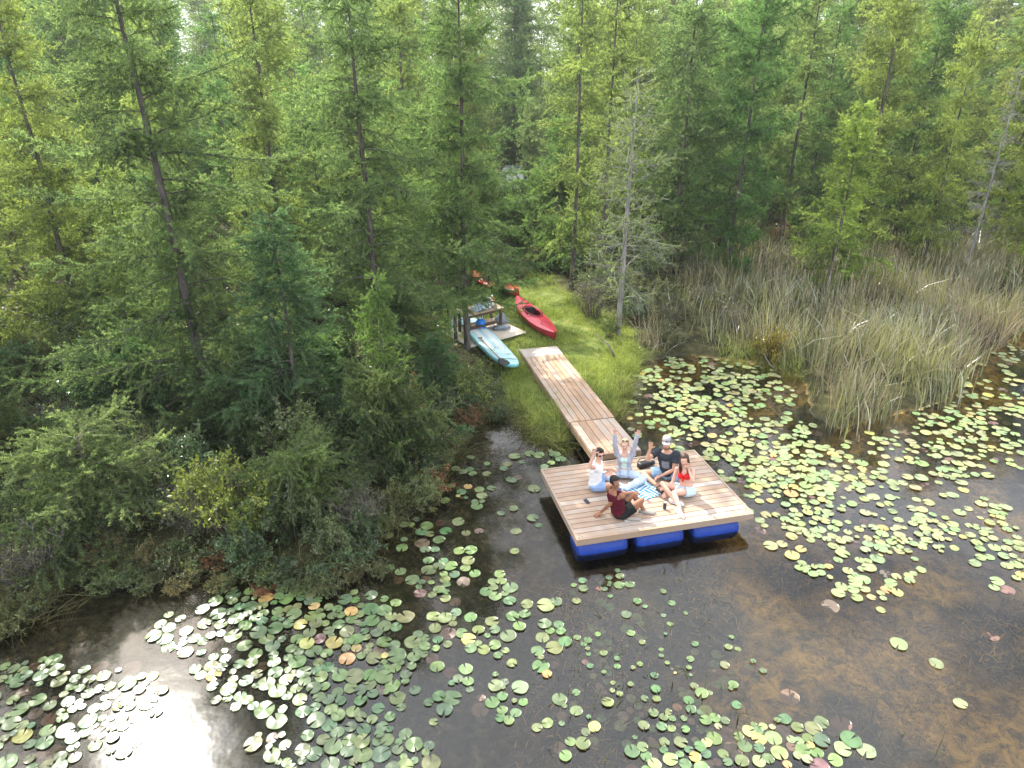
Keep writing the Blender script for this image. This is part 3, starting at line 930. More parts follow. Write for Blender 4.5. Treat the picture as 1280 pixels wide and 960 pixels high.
# brush that closes the far end of the clearing below the parked car
for i in range(44):
    px = rnd.uniform(612, 735); py = rnd.uniform(288, 356)
    if px > 650 and py > 340: continue
    p = onz(px, py, 0.3); f_ = rnd.uniform(0.9, 1.35)
    plant_shrub(rnd.choice(['tall_leafy', 'leafy', 'dense', 'leafy']), p.x, p.y, rnd.uniform(0.6, 1.0), (f_ * 1.1, f_, f_ * .85),
                'bright leafy bush closing the far end of the clearing below the car', group='bushes at the far end of the clearing')
for px, py, h_ in ((655, 318, 2.4), (690, 300, 3.0), (625, 312, 2.6), (672, 285, 2.2), (700, 335, 2.0)):
    p = onz(px, py, 0.3)
    plant_tree('scrub', p.x, p.y, h_, tint=(1.05, 1.15, 0.9), label='bushy light green young tamarack at the far end of the clearing', group='young tamaracks at the far end of the clearing')
p = onz(629, 371, 0.3)  # scrub shape standing in for the tall tamarack's drooping branches over the rear kayak
plant_tree('scrub', p.x, p.y, 0.75, tint=(0.9, 1.05, 0.9), label='low feathery clump standing in for drooping tamarack branches between the two red kayaks', sx=1.1)
# leafy marsh plants that stand in the water along the left bank
for i in range(30):
    px = rnd.uniform(95, 480); py = 708 + 36 * rnd.random()
    p = onz(px, py, 0)
    plant_shrub('low', p.x, p.y, rnd.uniform(0.35, 0.6), (rnd.uniform(0.9, 1.5), rnd.uniform(0.9, 1.1), 0.85),
                'small leafy marsh plant rising from the glaring shallows at the left bank', group='marsh plants in the left shallows', name='marsh_plant', cat='plant', z=-0.03)


# ------------------------------------------------------------------ blades: cattails, grass, ground cover
def blades(P, z, h, w, lean, g, curl=0.5, seg=3, leandir=None):
    n_ = len(P)
    az = g.uniform(0, 6.283, n_) if leandir is None else leandir
    d = np.stack([np.cos(az), np.sin(az), np.zeros(n_)], 1)
    sidev = np.stack([-np.sin(az + g.normal(0, 1.2, n_)), np.cos(az + g.normal(0, 1.2, n_)), np.zeros(n_)], 1)
    ws = np.array([1.0, 0.95, 0.75, 0.12]) if seg == 3 else np.array([1.0, 0.8, 0.1])
    V = []
    for k in range(seg + 1):
        t = k / seg
        c = np.c_[P, z][:, :3] + d * (lean * h * (t ** 1.3) + curl * lean * h * t ** 3)[:, None] + np.array([0, 0, 1.0]) * (h * (t - 0.30 * curl * lean * t ** 3))[:, None]
        V.append(c - sidev * (w * ws[k] / 2)[:, None]); V.append(c + sidev * (w * ws[k] / 2)[:, None])
    V = np.stack(V, 1).reshape(-1, 3)
    base = np.arange(n_) * 2 * (seg + 1)
    F = np.concatenate([np.stack([base + 2 * k, base + 2 * k + 1, base + 2 * k + 3, base + 2 * k + 2], 1) for k in range(seg)])
    return V, F


def scatter(poly, n_, g, dens=None):
    lo = poly.min(0); hi = poly.max(0)
    out = np.zeros((0, 2))
    while len(out) < n_:
        P = g.uniform(lo, hi, (n_ * 2, 2))
        P = P[inside(poly, P)]
        if dens is not None: P = P[g.random(len(P)) < dens(P)]
        out = np.concatenate([out, P])
    return out[:n_]


M_CAT = foliage('cattail_blade', (0.045, 0.075, 0.038), (0.37, 0.37, 0.19), trans=0.45, gloss=0.006, rough=0.5, patch=0.55, tcol=(1.1, 1.05, 0.65))
M_DRY = foliage('dry_blade', (0.12, 0.09, 0.065), (0.44, 0.36, 0.26), trans=0.3, patch=0.6, tcol=(1.05, 1, 0.8))
g = np.random.default_rng(77)
cat_dens = lambda P: np.clip(2.4 * vnoise(P, 0.9, 21) - 0.55, 0.06, 1) * np.where(P[:, 0] < 7.6, 0.45, 1.0)
P = scatter(reed_poly, 15000, g, cat_dens) + g.normal(0, 0.16, (15000, 2))
h = g.uniform(0.8, 1.85, len(P)) * np.where(P[:, 0] < 7.6, 0.78, 1.0) * (0.8 + 0.4 * vnoise(P, 0.5, 22))
h *= np.clip(0.45 + polydist(reed_poly, P) * 0.9, 0.45, 1)
V, F = blades(P, np.full(len(P), -0.1), h, g.uniform(0.020, 0.042, len(P)), np.where(g.random(len(P)) < 0.06, g.uniform(0.3, 0.7, len(P)), np.abs(g.normal(0.12, 0.08, len(P)))), g, 0.9, leandir=g.normal(0, 0.9, len(P)) + 9 * vnoise(P, 0.55, 25))
t_ = np.tile(g.random(len(P)), 3)
tag(link('cattails', np_mesh('cattails', V, F, M_CAT, True, t_)), 'tall green cattail reeds crowding the marsh edge at right', 'reeds', kind='stuff')
dry_dens = lambda P: np.clip(2.4 * vnoise(P, 0.55, 31) - 0.9, 0, 1)
P = scatter(reed_poly, 6500, g, dry_dens)
h = g.uniform(0.5, 1.5, len(P))
V, F = blades(P, np.full(len(P), -0.1), h, g.uniform(0.014, 0.028, len(P)), np.abs(g.normal(0.18, 0.12, len(P))), g, 1.2, leandir=g.uniform(0, 6.28, len(P)))
tag(link('dry_reeds', np_mesh('dry_reeds', V, F, M_DRY, True, np.tile(g.random(len(P)), 3))), 'dry brown reed stalks mixed into the lower cattails', 'reeds', kind='stuff')
# cattail seed heads / pale flowering tips
P = scatter(reed_poly, 850, g, lambda P: np.where(P[:, 0] > 8, 0.9, 0.12))
M_HEAD = plain('cattail_head', (0.34, 0.28, 0.18), 0.9, 0.4)
paths = []; rads = []
for x, y in P:
    hh_ = g.uniform(1.5, 2.2); lx, ly = g.normal(0, 0.12, 2)
    paths.append(np.array([[x, y, -0.1], [x + lx * 0.5, y + ly * 0.5, hh_ * 0.6], [x + lx, y + ly, hh_ - 0.18], [x + lx, y + ly, hh_ - 0.17], [x + lx, y + ly, hh_]]))
    rads.append(np.array([0.004, 0.004, 0.004, 0.012, 0.011]))
V, F = tubes_np(paths, rads, 4)
tag(link('cattail_heads', np_mesh('cattail_heads', V, F, M_HEAD)), 'brown seed heads on stalks standing up among the cattails', 'reeds', kind='stuff')

# grass in the clearing
M_GRASS = foliage('grass_blade', (0.09, 0.16, 0.03), (0.46, 0.51, 0.17), trans=0.5, gloss=0.0, rough=0.45, patch=1.1, tcol=(1.15, 1.15, 0.5))
P = scatter(clear_poly, 46000, g, lambda P: np.clip(2.2 * vnoise(P, 1.7, 41) - 0.35, 0.12, 1) * np.where(P[:, 1] > 24, 0.35, 1.0))
walk_c = [(0.77, 19.16), (1.93, 14.62)]
ok = ~((np.abs((P[:, 0] - 0.77) * 0.969 + (P[:, 1] - 19.16) * 0.247) < 0.66) & (P[:, 1] < 19.4) & (P[:, 1] > 13))
P = P[ok]
ed = polydist(clear_poly, P)
h = g.uniform(0.05, 0.16, len(P)) * (0.4 + 1.5 * vnoise(P, 1.3, 42)) * np.where(ed < 0.5, 1.5, 1.0)
V, F = blades(P, ground_z(P) - 0.02, h, g.uniform(0.008, 0.017, len(P)), np.abs(g.normal(0.4, 0.25, len(P))), g, 1.0, seg=2)
tag(link('grass', np_mesh('grass', V, F, M_GRASS, True, np.tile(g.random(len(P)), 2))), 'bright green grass of the clearing around the boardwalk', 'grass', kind='stuff')
# tall sedge along both banks of the boardwalk
sedge = np.array([tuple(onz(x, y, 0.1)[:2]) for x, y in [(650, 505), (690, 505), (722, 540), (700, 556), (664, 545)]])
sedge2 = np.array([tuple(onz(x, y, 0.1)[:2]) for x, y in [(735, 500), (770, 430), (806, 440), (792, 486), (778, 520)]])
sedge3 = np.array([tuple(onz(x, y, 0.1)[:2]) for x, y in [(900, 430), (1000, 440), (1006, 474), (950, 462), (900, 452)]])
P = np.concatenate([scatter(sedge, 1500, g), scatter(sedge2, 1900, g), scatter(sedge3, 1500, g)])
h = g.uniform(0.15, 0.42, len(P))
V, F = blades(P, ground_z(P) - 0.02, h, g.uniform(0.007, 0.013, len(P)), np.abs(g.normal(0.5, 0.25, len(P))), g, 1.2)
tag(link('sedge', np_mesh('sedge', V, F, M_GRASS, True, np.tile(g.random(len(P)), 3))), 'longer marsh sedge at the water edges beside the boardwalk', 'sedge', kind='stuff')

# sedge and dead grass fringe on the left shoreline
pts_ = []
for a, b_ in zip(shore[1:18], shore[2:19]):
    a = np.array(a); b_ = np.array(b_)
    n_ = int(np.hypot(*(b_ - a)) * 330)
    pts_.append(a + (b_ - a) * g.random((n_, 1)) + g.normal(0, 0.16, (n_, 2)))
P = np.concatenate(pts_); P = P[g.random(len(P)) < np.clip(2.2 * vnoise(P, 1.9, 71) - 0.2, 0.05, 1)]
h = g.uniform(0.15, 0.5, len(P))
V, F = blades(P, np.minimum(ground_z(P), 0.15) - 0.03, h, g.uniform(0.008, 0.016, len(P)), np.abs(g.normal(0.6, 0.3, len(P))), g, 1.2)
M_FRINGE = foliage('fringe_blade', (0.045, 0.060, 0.025), (0.22, 0.21, 0.10), trans=0.4, patch=1.2)
tag(link('shore_sedge', np_mesh('shore_sedge', V, F, M_FRINGE, True, np.tile(g.random(len(P)), 3))), 'ragged sedge fringe hanging over the left shoreline', 'sedge', kind='stuff')

# leafy ground cover under trees and shrubs
cover = np.array([(-17, 8.3)] + shore[1:20] + [(9, 27), (22, 29), (24, 40), (-26, 40), (-20, 20)])
P = scatter(cover, 60000, g, lambda P: np.clip(1.6 * vnoise(P, 0.9, 51) - 0.15, 0, 1) * np.where(inside(land_poly, P) & ~inside(clear_poly, P), 1, 0) * np.where(P[:, 1] > 24, 0.35, 1))
n_ = len(P)
zz = ground_z(P) + 0.03 + g.random(n_) ** 1.5 * 0.75 * vnoise(P, 1.4, 52)
D = unit(g.normal(size=(n_, 3)) * np.array([1, 1, 0.5])); W = unit(np.cross(D, g.normal(size=(n_, 3)) * 0.5 + np.array([0, 0, 1.0])))
L = g.uniform(0.05, 0.11, (n_, 1)); C0 = np.c_[P, zz]
V = np.stack([C0 - D * L * .5, C0 + W * L * .22, C0 + D * L * .5, C0 - W * L * .22], 1).reshape(-1, 3)
tag(link('ground_cover', np_mesh('ground_cover', V, np.arange(len(V)).reshape(-1, 4), M_LEAF, False, g.random(n_))), 'low leafy ground cover under the trees and shrubs', 'ground cover', kind='stuff')
# ------------------------------------------------------------------ swimming raft
YAW = R(13.34)
DECK_Z = 0.42
DW, DD = 3.50, 2.435
DC = Vector((2.574, 11.61, 0))
M_WOOD = wood('deck_wood', (0.24, 0.165, 0.125), (0.47, 0.385, 0.325), (1.2, 28, 28))
M_WOODY = wood('ramp_wood', (0.28, 0.185, 0.13), (0.50, 0.375, 0.295), (28, 1.2, 28))
M_RIM = wood('rim_wood', (0.27, 0.19, 0.125), (0.42, 0.31, 0.22), (1.0, 20, 20), stain=0.2)
M_BLUE = plain('blue_plastic', (0.005, 0.045, 0.32), 0.5, 0.4, 7, spec=0.5)
M_STEEL = plain('dark_steel', (0.10, 0.10, 0.11), 0.4, metal=0.6)

raft = empty('floating_raft', DC, YAW, 'square timber swimming raft on blue barrels with five people sitting on it', 'raft')
mb = MB()
NB = 16
usable = DD - 0.09
bw = usable / NB
for i in range(NB):
    y = -usable / 2 + bw * (i + 0.5)
    tint = rnd.choice([0.35, 0.45, 0.5, 0.6, 0.7]) + rnd.uniform(-0.07, 0.07)
    mb.box((rnd.uniform(-0.004, 0.004), y, DECK_Z - 0.019), (DW - 0.084, bw - 0.015, 0.038), tint=tint)
mb.build('deck_boards', M_WOOD, raft, bevel=0.003)
for sy in (-1, 1):
    m_ = MB(); m_.box((0, sy * (DD / 2 - 0.021), DECK_Z - 0.061), (DW, 0.042, 0.134), tint=0.62)
    m_.build('rim_board', M_RIM, raft, bevel=0.004)
for sx_ in (-1, 1):
    m_ = MB(); m_.box((sx_ * (DW / 2 - 0.020), 0, DECK_Z - 0.060), (0.040, DD - 0.086, 0.134), tint=0.7)
    m_.build('rim_board', M_RIM, raft, bevel=0.004)
m_ = MB()
for k in range(7):
    m_.box((-DW / 2 + 0.35 + k * 0.466, 0, DECK_Z - 0.082), (0.04, DD - 0.09, 0.085), tint=0.45)
m_.build('joists', M_RIM, raft)
for sx_ in (-1, 1):
    for sy in (-1, 1):
        m_ = MB()
        for dx, dy in ((0, 0), (0.06, 0.02), (0.02, 0.06)):
            m_.ball((sx_ * (DW / 2 - 0.07 - dx), sy * (DD / 2 - 0.07 - dy), DECK_Z + 0.002), (0.011, 0.011, 0.006), n=8)
        m_.build('corner_bolts', M_STEEL, raft)
for row in (-0.86, 0.0, 0.86):
    for c, ln in ((-1.19, 0.97), (-0.06, 0.95), (1.09, 0.95)):
        if row > -0.5 and c == -0.06: continue
        if row > -0.5: c = c * 0.72
        m_ = MB()
        xs = [-.5, -.492, -.47, -.40, -.385, -.37, -.1, .1, .37, .385, .40, .47, .492, .5]
        rs = [.20, .245, .265, .285, .292, .285, .29, .29, .285, .292, .285, .265, .245, .20]
        m_.tube([(c + x * ln, row * 1.0, 0.0) for x in xs], rs, n=28)
        m_.build('barrel_float', M_BLUE, raft, smooth=True)

# ------------------------------------------------------------------ boardwalk and gangway
def walkway(name, a, b_, za, zb, w, nboard, label, landing=0.0, cat='boardwalk'):
    a = Vector(a); b_ = Vector(b_)
    d = b_ - a
    L = math.hypot(d.length, za - zb)
    ang = math.atan2(d.y, d.x) - math.pi / 2
    r = empty(name, (*(a), za), 0, label, cat)
    r.rotation_euler = (math.atan2(zb - za, d.length), 0, ang)
    m_ = MB()
    bw_ = (w - 0.01) / nboard
    for i in range(nboard):
        x = -w / 2 + 0.005 + bw_ * (i + 0.5)
        m_.box((x, landing + (L - landing) / 2, -0.02), (bw_ - 0.013, L - landing - 0.012, 0.038), tint=rnd.choice([0.3, 0.45, 0.6, 0.7]) + rnd.uniform(-.1, .1))
    m_.build('deck_boards', M_WOODY, r, bevel=0.003)
    if landing:
        m_ = MB(); m_.box((0, landing / 2, -0.012), (w, landing - 0.006, 0.03), tint=0.85)
        m_.build('landing_panel', M_WOODY, r, bevel=0.003)
    for s_ in (-1, 1):
        m_ = MB(); m_.box((s_ * (w / 2 - 0.021), L / 2, -0.115), (0.042, L - 0.01, 0.15), tint=0.5)
        m_.build('side_beam', M_RIM, r)
    m_ = MB()
    for k in range(max(3, int(L / 0.7))):
        m_.box((0, 0.05 + k * (L - 0.1) / (max(3, int(L / 0.7)) - 1), -0.10), (w - 0.09, 0.04, 0.12), tint=0.4)
    m_.build('cross_beams', M_RIM, r)
    return r


walkway('boardwalk', (0.77, 19.16), (1.90, 14.64), 0.40, 0.40, 1.16, 8, 'long boardwalk section of lengthwise planks running down through the grass to the water', landing=0.62)
walkway('gangway', (1.906, 14.62), (2.29, 13.02), 0.395, 0.455, 1.10, 6, 'short plank gangway linking the boardwalk to the raft', cat='gangway')

# ------------------------------------------------------------------ kayaks
def kayak(loc, rz, L, B, mats, label, name='kayak', roll=0.0, pitch=0.0, upside=False):
    mdeck, mhull, mdark = mats[:3]
    r = empty(name, loc, rz, label, 'kayak')
    r.rotation_euler = (roll, pitch, rz)
    NS, NP = 40, 12
    hv, hf, dv, df = [], [], [], []
    for i in range(NS + 1):
        t = i / NS; x = (t - 0.5) * L
        q = abs(2 * t - 1)
        w = B / 2 * (1 - q ** 2.3) ** 0.85 + 0.012
        sheer = 0.24 + 0.11 * q ** 2.6
        keel = 0.0 + 0.12 * q ** 4
        for k in range(NP + 1):                     # hull: from one gunwale under to the other
            a = math.pi * k / NP
            y = -w * math.cos(a)
            z = sheer - (sheer - keel) * (math.sin(a) ** 0.62)
            hv.append((x, y, z))
        for k in range(NP + 1):
            s_ = -1 + 2 * k / NP
            crown = (0.085 if t < 0.5 else 0.065) * (1 - q ** 3) + 0.01
            dv.append((x, w * s_ * 1.012, sheer + crown * (1 - s_ * s_) + 0.002))
    n1 = NP + 1
    cx0, ca, cb = -0.05 * L, 0.135 * L, 0.33 * B
    for i in range(NS):
        for k in range(NP):
            a = i * n1 + k
            hf.append((a, a + 1, a + n1 + 1, a + n1))
            c = [(dv[j][0], dv[j][1]) for j in (a, a + 1, a + n1 + 1, a + n1)]
            mx_ = sum(p[0] for p in c) / 4 - cx0; my_ = sum(p[1] for p in c) / 4
            if (mx_ / ca) ** 2 + (my_ / cb) ** 2 > 1: df.append((a, a + 1, a + n1 + 1, a + n1))
    link('hull', np_mesh('hull', hv, hf, mhull, True), r)
    link('deck', np_mesh('deck', dv, df, mdeck, True), r)
    zc = 0.335
    cm_ = MB()
    cm_.tube([(cx0 + ca * 1.06 * math.cos(a), cb * 1.1 * math.sin(a), zc + 0.012 + 0.02 * math.cos(a) * 0) for a in np.linspace(0, 2 * math.pi, 41)], 0.020, n=6, cap=False)
    cm_.build('cockpit_rim', mats[3], r, smooth=True)
    s_ = MB()
    s_.box((cx0 - 0.10, 0, 0.09), (0.40, 0.36, 0.05)); s_.box((cx0 - 0.32, 0, 0.24), (0.05, 0.36, 0.26))
    s_.build('seat', mdark, r, bevel=0.015)
    s_ = MB()
    hx = 0.27 * L
    s_.tube([(hx + 0.20 * math.cos(a), 0.135 * math.sin(a), 0.325 + 0.0 * a) for a in np.linspace(0, 2 * math.pi, 25)], 0.010, n=6, cap=False)
    s_.build('hatch_cover', mats[3], r, smooth=True)
    s_ = MB()
    for hx in (-0.30 * L, -0.36 * L):
        s_.tube([(hx, -0.14, 0.30), (hx + 0.05, 0, 0.335), (hx, 0.14, 0.30)], 0.006, n=5)
    s_.build('bungee_cord', mdark, r)
    for e in (-1, 1):
        s_ = MB()
        s_.tube([(e * (L / 2 - 0.10), -0.03, 0.335), (e * (L / 2 - 0.03), 0, 0.39), (e * (L / 2 - 0.10), 0.03, 0.335)], 0.010, n=6)
        s_.build('grab_handle', mdark, r)
    return r


M_RED = plain('red_kayak_plastic', (0.62, 0.045, 0.085), 0.28, 0.12, 2.5, spec=0.6)
M_REDD = plain('red_hull_plastic', (0.42, 0.025, 0.045), 0.38, 0.15, 2.5)
M_DARKRED = plain('dark_red_trim', (0.22, 0.015, 0.03), 0.4)
M_BLACK = plain('black_plastic', (0.018, 0.018, 0.02), 0.45)
k0 = onz(645, 376, 0.45); k1 = onz(693, 424, 0.45)
kc = (k0 + k1) / 2
kayak((kc.x, kc.y, gz(kc.x, kc.y) + 0.0), math.atan2(k1.y - k0.y, k1.x - k0.x), (k1 - k0).length * 0.99, 0.74, (M_RED, M_REDD, M_BLACK, M_DARKRED),
      'pinkish red kayak with open cockpit lying on the sunny grass', roll=-0.10)
M_RED2 = plain('scarlet_plastic', (0.66, 0.05, 0.03), 0.3, 0.1, 2.5)
k0 = onz(598, 348, 0.4); k1 = onz(641, 366, 0.4)
kc = (k0 + k1) / 2
kayak((kc.x, kc.y, gz(kc.x, kc.y)), math.atan2(k1.y - k0.y, k1.x - k0.x), 3.1, 0.72, (M_RED2, M_RED2, M_BLACK, M_DARKRED), 'bright red kayak half hidden by branches behind the picnic things', roll=0.12)

# ------------------------------------------------------------------ pale blue paddle board and its paddle
M_PALE = plain('pale_blue_board', (0.50, 0.74, 0.84), 0.4, 0.05, 2)
M_WHITEPAD = plain('white_pad', (0.78, 0.82, 0.84), 0.6, 0.05, 3)
M_TURQ = plain('turquoise_rail', (0.20, 0.56, 0.64), 0.4, 0.1, 2)
b0 = onz(583, 401, 0.35); b1 = onz(641, 463, 0.35)
bc = (b0 + b1) / 2
L = (b1 - b0).length * 0.98
board = empty('paddle_board', (bc.x, bc.y, gz(bc.x, bc.y) + 0.13), math.atan2(b1.y - b0.y, b1.x - b0.x), 'pale blue paddle board with turquoise rail lying beside the three trunks', 'paddle board')
board.rotation_euler.x = -0.20


def plan(L, B, inset=0.0, n_=64):
    P = []
    for i in range(n_):
        a = 2 * math.pi * i / n_
        c, s_ = math.cos(a), math.sin(a)
        P.append(((L / 2 - inset) * math.copysign(abs(c) ** 0.75, c), (B / 2 - inset) * math.copysign(abs(s_) ** 0.62, s_)))
    return P


def slab(levels, name, mat, parent, top=True):
    """levels: (z, inset) stacked outlines"""
    V = []; F = []
    for z, ins in levels:
        V += [(x, y, z + 0.05 * (2 * abs(x) / L) ** 3) for x, y in plan(L, 0.86, ins)]
    n_ = 64
    for i in range(len(levels) - 1):
        for k in range(n_):
            F.append((i * n_ + k, i * n_ + (k + 1) % n_, (i + 1) * n_ + (k + 1) % n_, (i + 1) * n_ + k))
    o = (len(levels) - 1) * n_
    # top fan by strips keeps the rocker curve
    for k in range(n_ // 2 - 1):
        F.append((o + k, o + k + 1, o + n_ - k - 1 if k else o + n_ - 1, o + (n_ - k) % n_))
    if not top:
        pass
    return link(name, np_mesh(name, V, F, mat, False), parent)


slab([(-0.075, 0.06), (-0.05, 0.015), (0.0, 0.0), (0.04, 0.008)], 'rail', M_TURQ, board)
slab([(0.041, 0.012), (0.062, 0.03), (0.070, 0.06)], 'top_skin', M_PALE, board)
m_ = MB()
for sgn in (-1, 1):
    m_.box((-0.35 * L * 0 - 0.25, sgn * 0.17, 0.0755), (L * 0.52, 0.20, 0.008))
m_.build('deck_pad', M_WHITEPAD, board, bevel=0.003)
m_ = MB(); m_.tube([(L * 0.41, -0.25, 0.108), (L * 0.41, 0, 0.112), (L * 0.41, 0.25, 0.108)], 0.007, n=6)
m_.build('strap', M_BLACK, board)
# paddle lies along the board
M_SHAFT = plain('paddle_shaft', (0.42, 0.30, 0.20), 0.5)
pd0 = onz(600, 421, 0.60); pd1 = onz(630, 454, 0.60)
pv = pd1 - pd0
pad = empty('paddle', pd1, math.atan2(pv.y, pv.x), 'black bladed paddle lying on the pale blue board', 'paddle')
m_ = MB(); m_.tube([(-2.05, -0.02, -0.0), (-0.28, 0, 0.012)], 0.016, n=8)
m_.build('shaft', M_SHAFT, pad)
m_ = MB(); m_.tube([(-0.34, 0, 0.012), (-0.27, 0, 0.012), (-0.1, 0, 0.014), (0.06, 0, 0.014), (0.13, 0, 0.012), (0.16, 0, 0.012)],
                   [(0.017, 0.017), (0.014, 0.08), (0.012, 0.15), (0.011, 0.155), (0.010, 0.12), (0.006, 0.06)], n=16, side=(0, 0, 1))
m_.build('blade', M_BLACK, pad, smooth=True)
m_ = MB(); m_.tube([(-2.05, -0.08, 0), (-2.05, 0.04, 0)], 0.018, n=8); m_.build('grip', M_BLACK, pad)

# ------------------------------------------------------------------ picnic spot: plywood pad, bench table and things
M_PLY = wood('plywood', (0.50, 0.41, 0.31), (0.66, 0.57, 0.46), (2, 8, 8), stain=0.2)
a0 = onz(658, 417, 0.33); a1 = onz(621, 427, 0.33)
ex = (a1 - a0); ex.z = 0; ex.normalize(); ey = Vector((-ex.y, ex.x, 0))
if ey.y < 0: ey = -ey
W_, D_ = 2.1, 1.7
pc = a0 + ex * (W_ / 2) + ey * (D_ / 2)
pz = gz(pc.x, pc.y) + 0.06
prz = math.atan2(ex.y, ex.x)
pf = empty('platform', (pc.x, pc.y, pz), prz, 'pale plywood pad on the grass between the blue board and the red kayak', 'platform')
m_ = MB(); m_.box((-W_ / 4, 0, 0), (W_ / 2 - 0.004, D_, 0.03), tint=0.7); m_.box((W_ / 4, 0, 0), (W_ / 2 - 0.004, D_, 0.03), tint=0.85)
m_.build('panel', M_PLY, pf, bevel=0.003)
m_ = MB()
for x in (-0.9, 0, 0.9): m_.box((x, 0, -0.075), (0.09, D_ - 0.1, 0.12))
m_.build('sleepers', M_RIM, pf)
M_DKWOOD = wood('dark_wood', (0.05, 0.035, 0.025), (0.12, 0.085, 0.06), (2, 20, 20))
M_TABLE = wood('table_wood', (0.24, 0.18, 0.13), (0.42, 0.34, 0.26), (2, 20, 20))


def pp(px, py, z):
    return onz(px, py, z)


tb = pp(606, 386, pz + 0.72)
tz_ = pz + 0.015
table = empty('picnic_table', (tb.x - 0.15, tb.y, tz_), prz, 'dark legged wooden table holding bags on the plywood pad', 'table')
m_ = MB()
for k in range(4): m_.box((0, -0.27 + 0.18 * k, 0.70), (1.35, 0.165, 0.03), tint=0.5 + 0.1 * (k % 2))
m_.build('tabletop', M_TABLE, table, bevel=0.003)
for sx_ in (-1, 1):
    for sy in (-1, 1):
        m_ = MB(); m_.box((sx_ * 0.60, sy * 0.27, 0.342), (0.07, 0.07, 0.684)); m_.build('leg', M_DKWOOD, table)
for sy in (-1, 1):
    m_ = MB(); m_.box((0, sy * 0.27, 0.63), (1.12, 0.035, 0.09)); m_.build('apron', M_DKWOOD, table)
m_ = MB(); m_.box((0, 0, 0.20), (1.12, 0.48, 0.03)); m_.build('shelf', M_DKWOOD, table)


def on_table(x, y):
    c, s_ = math.cos(prz), math.sin(prz)
    return (table.location.x + c * x - s_ * y, table.location.y + s_ * x + c * y, tz_ + 0.716)


M_WHITE = plain('white_cloth', (0.75, 0.77, 0.80), 0.8, 0.08, 12, bump=0.3)
M_ORANGE = plain('orange_plastic', (0.72, 0.13, 0.02), 0.4)
M_JUG = plain('blue_jug', (0.02, 0.22, 0.75), 0.3)
M_GREYBAG = plain('grey_fabric', (0.22, 0.25, 0.29), 0.85, 0.3, 14)


def bag(loc, s, mat, label, group=None, rz=0.0, strap=M_BLACK):
    r = empty('bag', loc, rz, label, 'bag', group)
    m_ = MB()
    zs = [0, 0.02, 0.10, 0.22, 0.32, 0.36]; rs = [(0.18, 0.10), (0.215, 0.13), (0.225, 0.14), (0.20, 0.115), (0.14, 0.06), (0.05, 0.02)]
    m_.tube([(0.01 * i, 0.006 * i, z * s) for i, z in enumerate(zs)], [(a * s, b * s) for a, b in rs], n=16, side=(1, 0, 0))
    m_.V = [(x + 0.05 * s * math.sin(21 * z / s + 9 * y / s), y + 0.035 * s * math.sin(17 * x / s + 25 * z / s), z * (0.82 + 0.16 * math.sin(14 * x / s + 2))) for x, y, z in m_.V]
    m_.build('body', mat, r, smooth=True)
    m_ = MB(); m_.tube([(-0.10 * s, 0, 0.31 * s), (-0.05 * s, 0.02, 0.45 * s), (0.07 * s, 0.02, 0.45 * s), (0.13 * s, 0, 0.31 * s)], 0.009, n=6)
    m_.build('strap', strap, r)
    return r


bag(on_table(-0.28, 0.05), 1.0, M_WHITE, 'white cloth bag standing at the left of the picnic table', rz=prz + 0.2)
bag(on_table(0.10, 0.10), 0.95, plain('pale_blue_cloth', (0.48, 0.62, 0.78), 0.8, 0.15, 10), 'pale blue bag in the middle of the picnic table', rz=prz - 0.3)
bg_ = pp(626, 404, pz + 0.03)
bag((bg_.x, bg_.y, tz_), 1.05, M_GREYBAG, 'grey backpack standing on the plywood pad', rz=0.5)
# folded towel beside the backpack
tw = pp(627, 411, pz + 0.03)
t_ = empty('folded_towel', (tw.x, tw.y, tz_), 0.4, 'bluish grey towel dropped in a heap before the backpack', 'towel')
m_ = MB()
for q in range(3): m_.tube([(-0.26, 0.02 * q, 0.022 + 0.03 * q), (-0.1, 0.05 - 0.02 * q, 0.035 + 0.03 * q), (0.1, -0.02, 0.03 + 0.03 * q), (0.27, 0.03, 0.02 + 0.02 * q)],
                           [(0.02, 0.10), (0.03, 0.16), (0.03, 0.15), (0.015, 0.08)], n=12, side=(0, 0, 1))
m_.build('cloth', M_GREYBAG, t_, smooth=True)


def bottle(loc, r_, h_, mat, label, cat, name, capm):
    o = empty(name, loc, 0.3, label, cat)
    m_ = MB(); m_.tube([(0, 0, z * h_) for z in (0, .03, .1, .62, .72, .80, .84)], [r_ * k for k in (.85, 1, 1, 1, .85, .45, .4)], n=16)
    m_.build('body', mat, o, smooth=True)
    m_ = MB(); m_.tube([(0, 0, .842 * h_), (0, 0, h_)], r_ * .48, n=14); m_.build('cap', capm, o)
    return o


bottle(on_table(-0.52, -0.12), 0.10, 0.30, M_ORANGE, 'orange water jug on the near left corner of the picnic table', 'jug', 'jug', M_WHITEPAD)
jg = pp(601, 411, pz + 0.05)
bottle((jg.x, jg.y, tz_), 0.15, 0.46, M_JUG, 'bright blue water jug on the ground behind the pale blue board', 'jug', 'jug', M_WHITEPAD)
wj = pp(567, 398, 0.6)
bag((wj.x, wj.y, gz(wj.x, wj.y)), 1.2, M_WHITE, 'white bag lying left of the three trunks', rz=1.0)
wp = pp(614, 372, 1.2)


